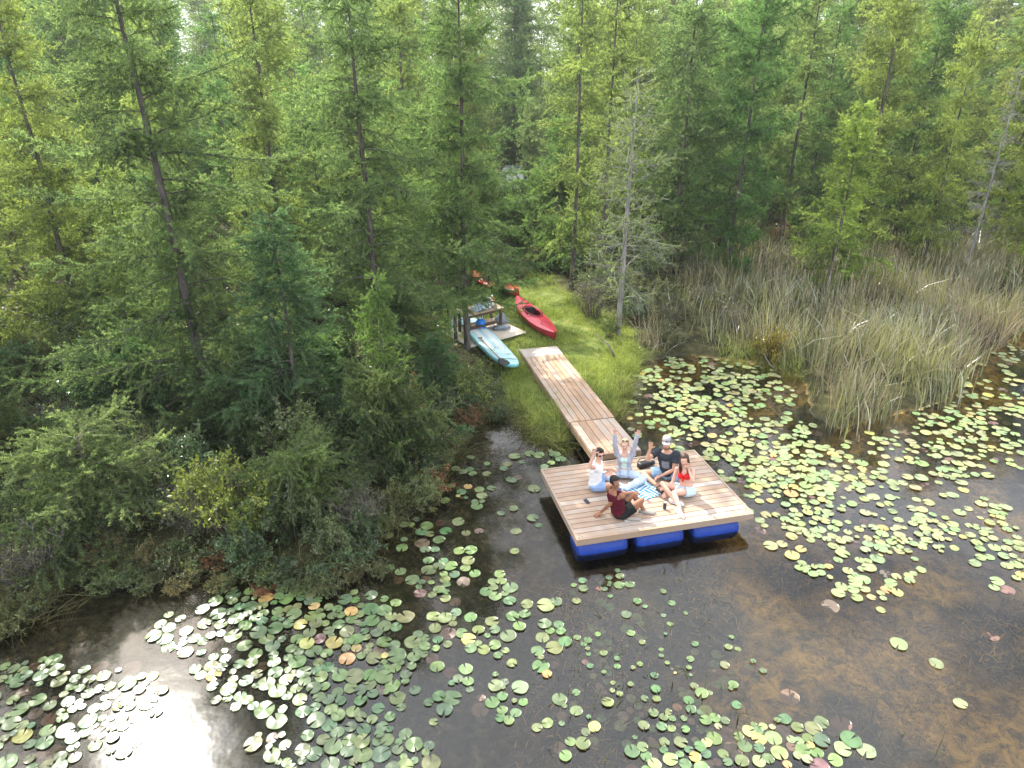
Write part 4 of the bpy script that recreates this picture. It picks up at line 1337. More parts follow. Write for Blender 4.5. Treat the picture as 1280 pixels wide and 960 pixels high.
# ------------------------------------------------------------------ parked car
def car(loc, rz, label):
    r = empty('parked_car', loc, rz, label, 'car')
    paint = plain('dark_car_paint', (0.015, 0.022, 0.04), 0.35, 0.05, 2, spec=0.4, coat=0.2)
    glass = plain('car_glass', (0.015, 0.03, 0.05), 0.04, 0.02, 2, spec=1.0, coat=1.0)
    rub = plain('tyre_rubber', (0.02, 0.02, 0.02), 0.85)
    rimm = plain('wheel_rim', (0.45, 0.45, 0.47), 0.3, metal=0.9)
    lamp = plain('lamp_glass', (0.6, 0.62, 0.65), 0.1)
    xs = [-2.2, -2.12, -1.5, -0.7, 0.0, 0.7, 1.4, 2.1, 2.2]
    low = [0.45, 0.30, 0.26, 0.26, 0.26, 0.26, 0.26, 0.30, 0.45]
    top = [0.80, 0.93, 0.98, 1.00, 1.00, 1.00, 0.97, 0.84, 0.70]
    wd = [0.70, 0.84, 0.90, 0.91, 0.91, 0.91, 0.90, 0.82, 0.70]
    V = []; F = []
    for x, a, b, w in zip(xs, low, top, wd):
        V += [(x, -w * .92, a), (x, -w, (a + b) / 2), (x, -w * .95, b - .05), (x, -w * .85, b), (x, w * .85, b), (x, w * .95, b - .05), (x, w, (a + b) / 2), (x, w * .92, a)]
    for i in range(len(xs) - 1):
        for k in range(8):
            F.append((i * 8 + k, i * 8 + (k + 1) % 8, (i + 1) * 8 + (k + 1) % 8, (i + 1) * 8 + k))
    F.append(tuple(range(7, -1, -1))); F.append(tuple((len(xs) - 1) * 8 + k for k in range(8)))
    link('body', np_mesh('body', V, F, paint, True), r)
    m_ = MB(); m_.tube([(-1.75, 0, 1.0), (-1.45, 0, 1.45), (-0.9, 0, 1.62), (0.1, 0, 1.64), (0.5, 0, 1.56), (1.15, 0, 0.99)],
                       [(0.02, .78), (0.02, .70), (0.02, .66), (0.02, .66), (0.02, .68), (0.02, .78)], n=8, side=(0, 0, 1))
    m_.build('roof', paint, r, smooth=True)
    m_ = MB(); m_.add([(0.56, -.66, 1.54), (0.56, .66, 1.54), (1.16, .76, 1.01), (1.16, -.76, 1.01), (0.50, -.64, 1.52), (0.50, .64, 1.52), (1.08, .74, 1.0), (1.08, -.74, 1.0)],
                      [(0, 1, 2, 3), (4, 7, 6, 5), (0, 4, 5, 1), (2, 6, 7, 3), (1, 5, 6, 2), (3, 7, 4, 0)])
    m_.build('windscreen', glass, r)
    for s_ in (-1, 1):
        m_ = MB(); m_.add([(-1.5, s_ * .80, 1.0), (1.0, s_ * .80, 1.0), (0.45, s_ * .70, 1.52), (-1.2, s_ * .70, 1.5), (-1.5, s_ * .70, 1.0), (1.0, s_ * .70, 1.0), (0.45, s_ * .60, 1.52), (-1.2, s_ * .60, 1.5)],
                          [(0, 1, 2, 3), (4, 7, 6, 5), (0, 4, 5, 1), (1, 5, 6, 2), (2, 6, 7, 3), (3, 7, 4, 0)])
        m_.build('side_window', glass, r)
        m_ = MB(); m_.ball((2.06, s_ * .60, .72), (.14, .17, .09)); m_.build('headlight', lamp, r, smooth=True)
        m_ = MB(); m_.ball((0.95, s_ * .99, 1.03), (.09, .11, .07)); m_.build('mirror', paint, r, smooth=True)
        for x in (-1.35, 1.35):
            w = MB(); w.tube([(x, s_ * .72, .33), (x, s_ * .935, .33)], .33, n=24); wo_ = w.build('wheel', rub, r)
            w = MB(); w.tube([(x, s_ * .93, .33), (x, s_ * .945, .33)], .21, n=18); w.build('rim', rimm, wo_)
    m_ = MB(); m_.box((2.19, 0, .52), (.05, 1.1, .14)); m_.build('grille', M_BLACK, r, bevel=.01)
    m_ = MB(); m_.box((2.19, 0, .36), (.10, 1.5, .10)); m_.build('bumper', M_BLACK, r, bevel=.02)
    return r


cp = onz(643, 246, 0.4)
car((cp.x, cp.y + 1.2, gz(cp.x, cp.y)), R(-100), 'dark parked car half hidden by foliage at the end of the clearing')

# ------------------------------------------------------------------ fallen branch on the bank and twigs in the water
def branch(name, pts, r0, label, mat=M_BARK, group=None):
    m_ = MB(); m_.tube(pts, [r0 * (1 - 0.75 * i / (len(pts) - 1)) for i in range(len(pts))], n=7)
    o = m_.build(name, mat, None, smooth=True)
    return tag(o, label, 'branch', group)


q0 = onz(768, 446, 0.32); q1 = onz(752, 424, 0.55); q2 = onz(742, 414, 0.35)
branch('fallen_branch', [q0, (q0 + q1) / 2 + Vector((0, 0, .12)), q1, q2], 0.035, 'bent dark branch arching over the grass right of the red kayak')
q0 = onz(952, 438, 0.35); q1 = onz(962, 455, 0.15); q2 = onz(975, 468, -0.1)
branch('fallen_branch', [q0, q1, q2], 0.02, 'thin pale stick leaning into the water before the shaded cattails', M_GREY)

# ------------------------------------------------------------------ things on the raft
def deckp(px, py, z=0.0):
    return onz(px, py, DECK_Z + z)


# towel with blue and white maze stripes
def towel_mat():
    m, n, l, out = new_mat('striped_towel')
    b = n.new('ShaderNodeBsdfPrincipled'); b.inputs['Roughness'].default_value = 0.9
    tc = n.new('ShaderNodeTexCoord'); sp = n.new('ShaderNodeSeparateXYZ'); l.new(tc.outputs['Object'], sp.inputs[0])

    def mth(op, a, b_=None):
        k = n.new('ShaderNodeMath'); k.operation = op
        for i, v in enumerate((a, b_)):
            if v is None: continue
            if isinstance(v, (int, float)): k.inputs[i].default_value = v
            else: l.new(v, k.inputs[i])
        return k.outputs[0]
    x, y = sp.outputs['X'], sp.outputs['Y']
    # blocks whose stripes turn by 90 degrees from one to the next
    cellx = mth('FLOOR', mth('MULTIPLY', mth('ADD', x, mth('MULTIPLY', y, 0.45)), 3.6))
    celly = mth('FLOOR', mth('MULTIPLY', mth('SUBTRACT', y, mth('MULTIPLY', x, 0.25)), 2.9))
    par = mth('MODULO', mth('ABSOLUTE', mth('ADD', cellx, celly)), 2.0)
    d1 = mth('ADD', mth('MULTIPLY', x, 0.92), mth('MULTIPLY', y, 0.55)); d2 = mth('SUBTRACT', mth('MULTIPLY', y, 0.95), mth('MULTIPLY', x, 0.55))
    dd = mth('ADD', mth('MULTIPLY', d1, par), mth('MULTIPLY', d2, mth('SUBTRACT', 1.0, par)))
    st = mth('GREATER_THAN', mth('FRACT', mth('MULTIPLY', dd, 12.5)), 0.5)
    mx = n.new('ShaderNodeMixRGB'); l.new(st, mx.inputs[0])
    mx.inputs[1].default_value = (0.015, 0.30, 0.52, 1); mx.inputs[2].default_value = (0.78, 0.82, 0.84, 1)
    l.new(mx.outputs[0], b.inputs['Base Color']); l.new(b.outputs[0], out.inputs[0])
    return m


tw_c = deckp(800, 615)
towel = empty('striped_towel', tw_c, YAW, 'blue and white striped towel spread on the raft between the people', 'towel')
c2, s2 = math.cos(-YAW), math.sin(-YAW)
outl = []
for px, py in [(775, 619), (777, 611), (793, 605), (807, 603), (819, 603), (824, 612), (826, 619), (814, 623), (806, 625.5), (795, 622.5)]:
    p = deckp(px, py) - tw_c
    outl.append((c2 * p.x - s2 * p.y, s2 * p.x + c2 * p.y))
V = []; F = []
no = len(outl)
for ring, (sc_, z) in enumerate(((1.0, 0.002), (1.0, 0.010), (0.86, 0.014), (0.55, 0.018), (0.25, 0.013))):
    for i, (x, y) in enumerate(outl):
        V.append((x * sc_, y * sc_, z + (0.010 * math.sin(i * 2.3 + ring) if 0 < ring else 0) + (0.011 if ring > 0 else 0)))
for rg in range(4):
    for k in range(no): F.append((rg * no + k, rg * no + (k + 1) % no, (rg + 1) * no + (k + 1) % no, (rg + 1) * no + k))
F.append(tuple(4 * no + k for k in range(no)))
link('cloth', np_mesh('cloth', V, F, towel_mat(), True), towel)


def can(px, py, mats, label, h_=0.122, r_=0.033, tilt=None):
    p = deckp(px, py)
    o = empty('drink_can', p, 0.4, label, 'can')
    m_ = MB(); m_.tube([(0, 0, z * h_) for z in (0.0, .03, .08, .86, .95)], [r_ * k for k in (.75, .85, 1, 1, .80)], n=18); m_.build('body', mats[0], o, smooth=True)
    m_ = MB(); m_.tube([(0, 0, .951 * h_), (0, 0, 1.0 * h_), (0, 0, .98 * h_)], [r_ * .82, r_ * .80, r_ * .72], n=18); m_.build('lid', mats[1], o)
    return o


M_ALU = plain('aluminium', (0.7, 0.7, 0.72), 0.3, metal=0.9)
can(830.5, 636, (plain('dark_can', (0.03, 0.035, 0.07), 0.3), M_ALU), 'dark drink can standing by the knee of the woman in the red bikini top', h_=0.15)
can(759, 594, (plain('green_can', (0.20, 0.22, 0.06), 0.3), M_ALU), 'olive and gold drink can beside the man in the white shirt', h_=0.14)
can(774.5, 616, (plain('blue_can', (0.05, 0.16, 0.42), 0.3), M_ALU), 'blue drink can at the left end of the striped towel')
# red cap-like lid lying on the towel
p = deckp(781.5, 610, 0.035)
o = empty('red_cup', p, 0, 'small red cup lying at the upper left of the striped towel', 'cup')
m_ = MB(); m_.tube([(0, 0, 0.0), (0, 0, 0.075), (0, 0, 0.07), (0, 0, 0.01)], [0.032, 0.045, 0.040, 0.03], n=16)
m_.build('body', plain('red_plastic', (0.62, 0.03, 0.03), 0.4), o, smooth=True)
o.location.z = DECK_Z + 0.027


def phone(px, py, rz, label, z=0.0):
    o = empty('phone', deckp(px, py, z), rz, label, 'phone')
    m_ = MB(); m_.box((0, 0, 0.005), (0.078, 0.155, 0.009)); m_.build('case', M_BLACK, o, bevel=0.003)
    m_ = MB(); m_.box((0, 0, 0.0105), (0.068, 0.142, 0.001)); m_.build('screen', plain('screen_glass', (0.02, 0.025, 0.04), 0.08), o)
    return o


phone(733.3, 627, YAW + 0.15, 'black phone lying alone on the left of the raft')
o = phone(824, 613.5, 0.6, 'black phone lying on the right end of the striped towel', z=0.034)
# black camera bag beside the bearded man
p = deckp(804, 584)
o = empty('camera_bag', p, YAW + 0.2, 'black camera bag lying beside the knee of the man in the grey cap', 'bag')
m_ = MB(); m_.box((0, 0, 0.065), (0.26, 0.14, 0.13)); m_.build('body', M_BLACK, o, bevel=0.03)
m_ = MB(); m_.tube([(0.10, 0, 0.06), (0.22, -0.02, 0.065), (0.25, -0.02, 0.06)], [0.05, 0.05, 0.045], n=14); m_.build('lens_pouch', M_BLACK, o, smooth=True)
m_ = MB(); m_.tube([(-0.12, 0.05, 0.10), (-0.06, 0.07, 0.17), (0.06, 0.07, 0.17), (0.12, 0.05, 0.10)], 0.009, n=6); m_.build('strap', M_BLACK, o)

# ------------------------------------------------------------------ lily pads
def pad_mesh(seed, notch=0.35, wav=0.02, n_=22):
    g = np.random.default_rng(seed)
    V = [(0, 0, 0.004)]
    ang = np.linspace(notch / 2, 2 * math.pi - notch / 2, n_)
    ph = g.uniform(0, 6.28, 4)
    for rr, zc in ((0.5, 0.0), (0.93, 0.0), (1.0, 0.035)):
        for a in ang:
            r = rr * (1 + 0.035 * math.sin(2 * a + ph[0]) + 0.02 * math.sin(5 * a + ph[1]))
            z = zc * (0.3 + 0.7 * abs(math.sin(1.5 * a + ph[2]))) + wav * rr * math.sin(3 * a + ph[3])
            V.append((0.5 * r * math.cos(a), 0.5 * r * math.sin(a), 0.5 * z))
    F = []
    for k in range(n_ - 1): F.append((0, 1 + k, 2 + k))
    for q in range(2):
        for k in range(n_ - 1): F.append((1 + q * n_ + k, 1 + (q + 1) * n_ + k, 2 + (q + 1) * n_ + k, 2 + q * n_ + k))
    return np.array(V), F


def pad_material():
    m, n, l, out = new_mat('lily_pad')
    oi = n.new('ShaderNodeObjectInfo'); at = n.new('ShaderNodeAttribute'); at.attribute_name = 'padcol'
    geo = n.new('ShaderNodeNewGeometry')
    nz = n.new('ShaderNodeTexNoise'); nz.inputs['Scale'].default_value = 9; nz.inputs['Detail'].default_value = 5
    l.new(geo.outputs['Position'], nz.inputs['Vector'])
    mu = n.new('ShaderNodeMixRGB'); mu.blend_type = 'MULTIPLY'; mu.inputs[0].default_value = 1
    l.new(oi.outputs['Color'], mu.inputs[1]); l.new(at.outputs['Color'], mu.inputs[2])
    rp = n.new('ShaderNodeValToRGB')
    rp.color_ramp.elements[0].position = 0.3; rp.color_ramp.elements[0].color = (0.62, 0.60, 0.55, 1)
    rp.color_ramp.elements[1].position = 0.62; rp.color_ramp.elements[1].color = (1.15, 1.1, 1.0, 1)
    l.new(nz.outputs['Fac'], rp.inputs[0])
    m2 = n.new('ShaderNodeMixRGB'); m2.blend_type = 'MULTIPLY'; m2.inputs[0].default_value = 0.8
    l.new(mu.outputs[0], m2.inputs[1]); l.new(rp.outputs[0], m2.inputs[2])
    b = n.new('ShaderNodeBsdfPrincipled'); b.inputs['Roughness'].default_value = 0.30; b.inputs['Specular IOR Level'].default_value = 0.55
    l.new(m2.outputs[0], b.inputs['Base Color'])
    bp = n.new('ShaderNodeBump'); bp.inputs['Strength'].default_value = 0.25; bp.inputs['Distance'].default_value = 0.01
    l.new(nz.outputs['Fac'], bp.inputs['Height']); l.new(bp.outputs[0], b.inputs['Normal'])
    l.new(b.outputs[0], out.inputs[0])
    return m


M_PAD = pad_material()
PV = [pad_mesh(s_, wav=(0.02, 0.03, 0.06, 0.02, 0.045, 0.03)[s_], notch=(0.35, 0.2, 0.5, 0.3, 0.25, 0.4)[s_]) for s_ in range(6)]


def padcol(me, cols=None):
    a = me.attributes.new('padcol', 'FLOAT_COLOR', 'POINT')
    c = np.ones((len(me.vertices), 4), np.float32) if cols is None else cols
    a.data.foreach_set('color', c.astype(np.float32).ravel())


PM = []
for i, (V, F) in enumerate(PV):
    me = np_mesh('lily_pad_%d' % i, V, F, M_PAD, False); padcol(me); PM.append(me)

# clusters in the photo: ellipse centre, radii (px), count, diameter (m), zone
CL = [
    (860, 490, 80, 32, 105, .30, 'bay'), (930, 505, 60, 34, 80, .30, 'bay'), (845, 530, 55, 28, 45, .28, 'bay'), (965, 555, 60, 32, 85, .30, 'bay'),
    (905, 575, 40, 25, 22, .26, 'bay'), (1000, 590, 75, 30, 80, .29, 'bay'), (905, 462, 90, 14, 40, .28, 'bay'), (830, 465, 40, 18, 30, .28, 'bay'),
    (1130, 575, 110, 34, 125, .30, 'field'), (1235, 555, 60, 40, 75, .30, 'field'), (1240, 470, 55, 45, 75, .32, 'field'), (1200, 520, 60, 25, 45, .30, 'field'),
    (1060, 640, 95, 38, 95, .27, 'field'), (960, 630, 40, 32, 26, .25, 'field'), (1190, 655, 80, 34, 75, .27, 'field'), (1255, 700, 45, 34, 34, .28, 'field'),
    (1090, 715, 60, 34, 50, .27, 'field'), (1045, 690, 80, 30, 26, .24, 'field'), (1120, 670, 60, 20, 26, .24, 'field'),
    (770, 750, 70, 34, 34, .20, 'centre'), (800, 800, 80, 60, 46, .15, 'centre'), (740, 850, 60, 50, 26, .15, 'centre'), (875, 855, 70, 55, 40, .20, 'centre'),
    (800, 890, 90, 45, 46, .19, 'centre'), (940, 830, 50, 40, 10, .14, 'centre'),
    (880, 935, 90, 25, 40, .24, 'bottom'), (1010, 935, 70, 26, 32, .25, 'bottom'), (940, 920, 60, 20, 14, .22, 'bottom'), (830, 955, 40, 16, 14, .24, 'bottom'),
    (545, 690, 60, 46, 42, .27, 'dark'), (575, 640, 36, 36, 14, .24, 'dark'), (600, 770, 60, 50, 40, .26, 'dark'), (680, 790, 34, 40, 14, .26, 'dark'),
    (540, 850, 40, 60, 16, .26, 'dark'), (590, 830, 50, 60, 14, .25, 'dark'), (660, 860, 40, 50, 10, .20, 'dark'), (700, 905, 35, 40, 10, .22, 'dark'),
    (380, 770, 120, 32, 75, .28, 'glare'), (450, 810, 80, 50, 62, .28, 'glare'), (330, 840, 80, 50, 44, .28, 'glare'), (430, 870, 70, 36, 36, .27, 'glare'),
    (455, 935, 75, 28, 40, .27, 'glare'), (250, 790, 60, 26, 20, .27, 'glare'), (370, 930, 50, 30, 16, .26, 'glare'),
    (45, 870, 60, 44, 50, .26, 'corner'), (140, 870, 60, 36, 48, .26, 'corner'), (40, 935, 60, 28, 30, .28, 'corner'), (120, 920, 50, 26, 10, .24, 'corner'),
    (640, 590, 40, 30, 8, .28, 'inlet'), (690, 575, 22, 10, 6, .28, 'inlet'), (590, 600, 26, 26, 8, .24, 'inlet'), (655, 650, 30, 40, 6, .27, 'inlet'),
]
singles = [(987, 871, .27), (1123, 806, .25), (1038, 758, .29), (963, 683, .26), (990, 695, .26), (948, 664, .28), (1170, 830, .2), (1200, 880, .18), (1240, 796, .2), (1185, 850, .17), (650, 860, .24), (600, 887, .24), (682, 757, .3)]
g = np.random.default_rng(99)
PADS = {'centre': 0.66, 'dark': 0.72, 'glare': 0.74, 'bay': 0.72, 'field': 0.66, 'bottom': 0.76, 'corner': 0.74, 'inlet': 0.72}
PADN = {'centre': 0.85, 'dark': 0.95, 'glare': 1.15, 'bay': 0.88, 'field': 0.82, 'corner': 0.95}
pads = []
grid = {}


def pad_ok(x, y, d):
    cx_, cy_ = int(x // 0.4), int(y // 0.4)
    for i in (-1, 0, 1):
        for j in (-1, 0, 1):
            for (a, b_, e) in grid.get((cx_ + i, cy_ + j), ()):
                if (a - x) ** 2 + (b_ - y) ** 2 < (0.40 * (d + e)) ** 2: return False
    return True


def try_pad(px, py, d, zone):
    p = onz(px, py, 0.0)
    P = np.array([[p.x, p.y]])
    if inside(land_poly, P)[0] and polydist(land_poly, P)[0] > 0.12: return False
    lx = (p.x - DC.x) * math.cos(YAW) + (p.y - DC.y) * math.sin(YAW); ly = -(p.x - DC.x) * math.sin(YAW) + (p.y - DC.y) * math.cos(YAW)
    if abs(lx) < DW / 2 + d / 2 and abs(ly) < DD / 2 + d / 2: return False
    if not pad_ok(p.x, p.y, d): return False
    grid.setdefault((int(p.x // 0.4), int(p.y // 0.4)), []).append((p.x, p.y, d))
    pads.append((p.x, p.y, d, zone))
    return True


for (px, py, d) in singles: try_pad(px, py, d, 'single')
for cx_, cy_, rx, ry, cnt, dm, zone in CL:
    placed = 0; tries = 0
    # a few sub-clusters make the pads bunch together
    subs = [(g.uniform(-0.75, 0.75), g.uniform(-0.75, 0.75)) for _ in range(max(2, cnt // 9))]
    while placed < cnt * PADN.get(zone, 1.0) and tries < cnt * 14:
        tries += 1
        if g.random() < 0.70:
            sx_, sy = subs[g.integers(len(subs))]
            u, v = sx_ + g.normal(0, 0.14), sy + g.normal(0, 0.18)
        else:
            a = g.uniform(0, 6.28); q = math.sqrt(g.random()) * 1.1; u, v = q * math.cos(a), q * math.sin(a)
        d = dm * PADS.get(zone, 0.8) * float(np.clip(g.normal(1.0, 0.24), 0.5, 1.4))
        if try_pad(cx_ + u * rx, cy_ + v * ry, d, zone): placed += 1
pads = np.array([(a, b_, d) for a, b_, d, z in pads]), [z for *_, z in pads]
PA, PZ = pads
ppx, ppy, pfw = project(np.c_[PA[:, :2], np.zeros(len(PA))])
size = (PA[:, 2] / pfw) ** 2 * np.sin(np.arctan2(CAM_H, np.hypot(PA[:, 0], PA[:, 1])))
inview = (ppx > 3) & (ppx < 1277) & (ppy < 957)
size = np.where(inview, size, 0)
order = np.argsort(-size)
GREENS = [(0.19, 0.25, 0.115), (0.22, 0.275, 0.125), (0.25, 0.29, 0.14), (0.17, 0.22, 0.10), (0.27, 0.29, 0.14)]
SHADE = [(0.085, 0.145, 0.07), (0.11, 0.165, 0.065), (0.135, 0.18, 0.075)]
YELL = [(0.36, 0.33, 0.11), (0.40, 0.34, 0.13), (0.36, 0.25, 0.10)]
BROWN = [(0.13, 0.085, 0.07), (0.16, 0.11, 0.095), (0.11, 0.07, 0.055)]
ZL = {'bay': 'behind the raft before the cattails', 'field': 'on the open water right of the raft', 'centre': 'on the weedy water in front of the raft', 'bottom': 'along the bottom edge right of centre',
      'dark': 'on the dark water left of the raft', 'glare': 'in the white glare at lower left', 'corner': 'in the bottom left corner', 'inlet': 'in the inlet beside the boardwalk', 'single': 'floating apart on the clear brown water'}
stuffV, stuffF, stuffC = [], [], []
off = 0
npad = 0
for rank, i in enumerate(order):
    x, y, d = PA[i]; zone = PZ[i]
    r_ = g.random()
    brown_p = {'bay': .04, 'field': .12, 'centre': .12, 'bottom': .18, 'dark': .09, 'glare': .05, 'corner': .16, 'inlet': .03, 'single': .3}[zone]
    if r_ < brown_p: kind, col = ('pinkish brown withered', BROWN[g.integers(3)])
    elif r_ < brown_p + (.06 if zone in ('field', 'bottom', 'bay') else .03): kind, col = ('yellowing', YELL[g.integers(3)])
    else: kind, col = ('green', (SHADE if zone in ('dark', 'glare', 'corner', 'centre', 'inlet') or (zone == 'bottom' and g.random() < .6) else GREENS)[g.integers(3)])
    col = tuple(c * g.uniform(0.85, 1.15) for c in col)
    z = 0.006 + 0.020 * g.random() if kind != 'pinkish brown withered' else g.uniform(-0.03, 0.006)
    if zone == 'centre' and g.random() < 0.4: z = g.uniform(-0.07, -0.02)
    rz = g.uniform(0, 6.28); tx, ty = g.normal(0, 0.025, 2)
    q = int(g.integers(6))
    if rank < 300 and size[i] > 0:
        o = link('lily_pad', PM[q])
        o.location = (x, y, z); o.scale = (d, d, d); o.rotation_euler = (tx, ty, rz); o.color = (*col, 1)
        tag(o, '%s lily pad %s' % (kind, ZL[zone]), 'lily pad', '%s lily pads %s' % (kind, ZL[zone]))
        npad += 1
    else:
        M = np.array((Matrix.LocRotScale(Vector((x, y, z)), __import__('mathutils').Euler((tx, ty, rz)), Vector((d, d, d)))))
        V = PV[q][0] @ M[:3, :3].T + M[:3, 3]
        stuffV.append(V); stuffF += [[k + off for k in f] for f in PV[q][1]]; off += len(V)
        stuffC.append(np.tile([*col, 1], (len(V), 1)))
me = np_mesh('lily_pads', np.concatenate(stuffV), stuffF, M_PAD, False); padcol(me, np.concatenate(stuffC))
tag(link('lily_pads', me), 'carpet of smaller lily pads scattered over the pond', 'lily pads', kind='stuff')
print('pads', npad, len(PA))

# thin weed stalks and small dark leaves standing out of the water in front of the raft
P = []
for cx_, cy_, rx, ry, cnt in [(800, 800, 110, 80, 150), (870, 740, 60, 50, 45), (860, 690, 10, 20, 10), (840, 900, 110, 50, 110), (730, 830, 60, 60, 60), (1150, 940, 60, 25, 30), (690, 880, 40, 60, 25)]:
    for _ in range(cnt):
        a = g.uniform(0, 6.28); q = math.sqrt(g.random())
        p = onz(cx_ + rx * q * math.cos(a), cy_ + ry * q * math.sin(a), 0); P.append((p.x, p.y))
P = np.array(P)
P = P[::2]
V, F = blades(P, np.full(len(P), -0.20), g.uniform(0.21, 0.36, len(P)), g.uniform(0.010, 0.030, len(P)), np.abs(g.normal(0.4, 0.25, len(P))), g, 1.0)
M_WEED = foliage('water_weed', (0.035, 0.04, 0.022), (0.10, 0.12, 0.05), trans=0.3)
tag(link('water_weeds', np_mesh('water_weeds', V, F, M_WEED, True, np.tile(g.random(len(P)), 3))), 'thin weed stalks poking out of the shallow water before the raft', 'weeds', kind='stuff')
# submerged feathery weed on the bed
n_ = 7000
wp_ = np.array([tuple(onz(x, y, -0.5)[:2]) for x, y in [(700, 730), (950, 690), (1290, 700), (1330, 980), (620, 980)]])
P = scatter(wp_, n_, g, lambda P: np.clip(2.6 * vnoise(P, 0.8, 61) - 0.9, 0, 1))
zz = ground_z(P)
V, F = blades(P, zz - 0.01, g.uniform(0.03, 0.09, len(P)), g.uniform(0.010, 0.025, len(P)), np.abs(g.normal(1.0, 0.5, len(P))), g, 1.0, seg=2)
M_SUB = foliage('bed_weed', (0.10, 0.07, 0.028), (0.46, 0.32, 0.14), trans=0.2, patch=0.9, tcol=(1, 1, 1))
tag(link('bed_weeds', np_mesh('bed_weeds', V, F, M_SUB, True, np.tile(g.random(len(P)), 2))), 'ochre feathery weed growing on the pond bed under the water', 'weeds', kind='stuff')
# ------------------------------------------------------------------ people
def skin_mat(name, col):
    m, n, l, out = new_mat(name)
    b = n.new('ShaderNodeBsdfPrincipled'); b.inputs['Roughness'].default_value = 0.5; b.inputs['Specular IOR Level'].default_value = 0.35
    b.inputs['Subsurface Weight'].default_value = 0.12; b.inputs['Subsurface Radius'].default_value = (0.02, 0.008, 0.005)
    tc = n.new('ShaderNodeTexCoord'); nz = n.new('ShaderNodeTexNoise'); nz.inputs['Scale'].default_value = 14
    l.new(tc.outputs['Object'], nz.inputs['Vector'])
    mx = n.new('ShaderNodeMixRGB'); mx.inputs[1].default_value = (*[c * .88 for c in col], 1); mx.inputs[2].default_value = (col[0] * 1.1, col[1] * 1.06, col[2] * 1.04, 1)
    l.new(nz.outputs['Fac'], mx.inputs[0]); l.new(mx.outputs[0], b.inputs['Base Color']); l.new(b.outputs[0], out.inputs[0])
    return m


def remeshed(mb, name, mats, voxel, parent, smooth_it=4, cut=None, color_fn=None, pre=None):
    """fuse the collected shapes into one continuous surface"""
    me = mb.mesh(name + '_raw', mats)
    ob = bpy.data.objects.new('tmp', me); scratch = bpy.data.scenes.new('scratch'); scratch.collection.objects.link(ob)
    md = ob.modifiers.new('r', 'REMESH'); md.mode = 'VOXEL'; md.voxel_size = voxel
    if smooth_it:
        ms_ = ob.modifiers.new('s', 'SMOOTH'); ms_.factor = 0.5; ms_.iterations = smooth_it
    scratch.view_layers[0].update(); dg = scratch.view_layers[0].depsgraph
    new = bpy.data.meshes.new_from_object(ob.evaluated_get(dg), depsgraph=dg)
    bpy.data.objects.remove(ob); bpy.data.scenes.remove(scratch)
    new.materials.clear()
    for m_ in mats: new.materials.append(m_)
    if name in ('shirt', 'shorts', 'jeans', 'cardigan', 'tank_top', 'top'):
        from mathutils import noise as mn
        k_ = len(new.vertices)
        co = np.zeros(k_ * 3); new.vertices.foreach_get('co', co); co = co.reshape(-1, 3)
        nr = np.zeros(k_ * 3); new.vertex_normals.foreach_get('vector', nr); nr = nr.reshape(-1, 3)
        f_ = np.array([mn.noise((a[0] * 13, a[1] * 13, a[2] * 20)) + 0.5 * mn.noise((a[0] * 31, a[1] * 31, a[2] * 40)) for a in co])
        new.vertices.foreach_set('co', (co + nr * (0.010 * f_)[:, None]).ravel())
        new.update()
    if cut is not None:
        bm = bmesh.new(); bm.from_mesh(new)
        kill = [v for v in bm.verts if cut(v.co)]
        bmesh.ops.delete(bm, geom=kill, context='VERTS')
        bm.to_mesh(new); bm.free()
    if color_fn is not None:
        idx = np.zeros(len(new.polygons), np.int32)
        c = np.zeros(len(new.polygons) * 3); new.polygons.foreach_get('center', c)
        c = c.reshape(-1, 3)
        for k, fn in color_fn: idx[fn(c)] = k
        new.polygons.foreach_set('material_index', idx)
    new.polygons.foreach_set('use_smooth', np.ones(len(new.polygons), bool))
    new.update()
    o = link(name, new, parent)
    return o


M_EYEW = plain('eye_white', (0.75, 0.74, 0.72), 0.2)
M_EYED = plain('eye_dark', (0.03, 0.02, 0.015), 0.2)
M_LIP = plain('lips', (0.42, 0.15, 0.13), 0.45)
M_SUNG = plain('sunglass_lens', (0.012, 0.012, 0.015), 0.12, spec=0.7)


def V3(*a): return Vector(a)


def ik(parent, px, py, L, far=False):
    d = ray(px, py); oc = CAMP - parent
    b_ = d.dot(oc); c = oc.dot(oc) - L * L
    disc = b_ * b_ - c
    if disc < 0:
        p = CAMP + d * (-b_)
        return parent + (p - parent).normalized() * L
    t = -b_ + (math.sqrt(disc) if far else -math.sqrt(disc))
    return CAMP + d * t


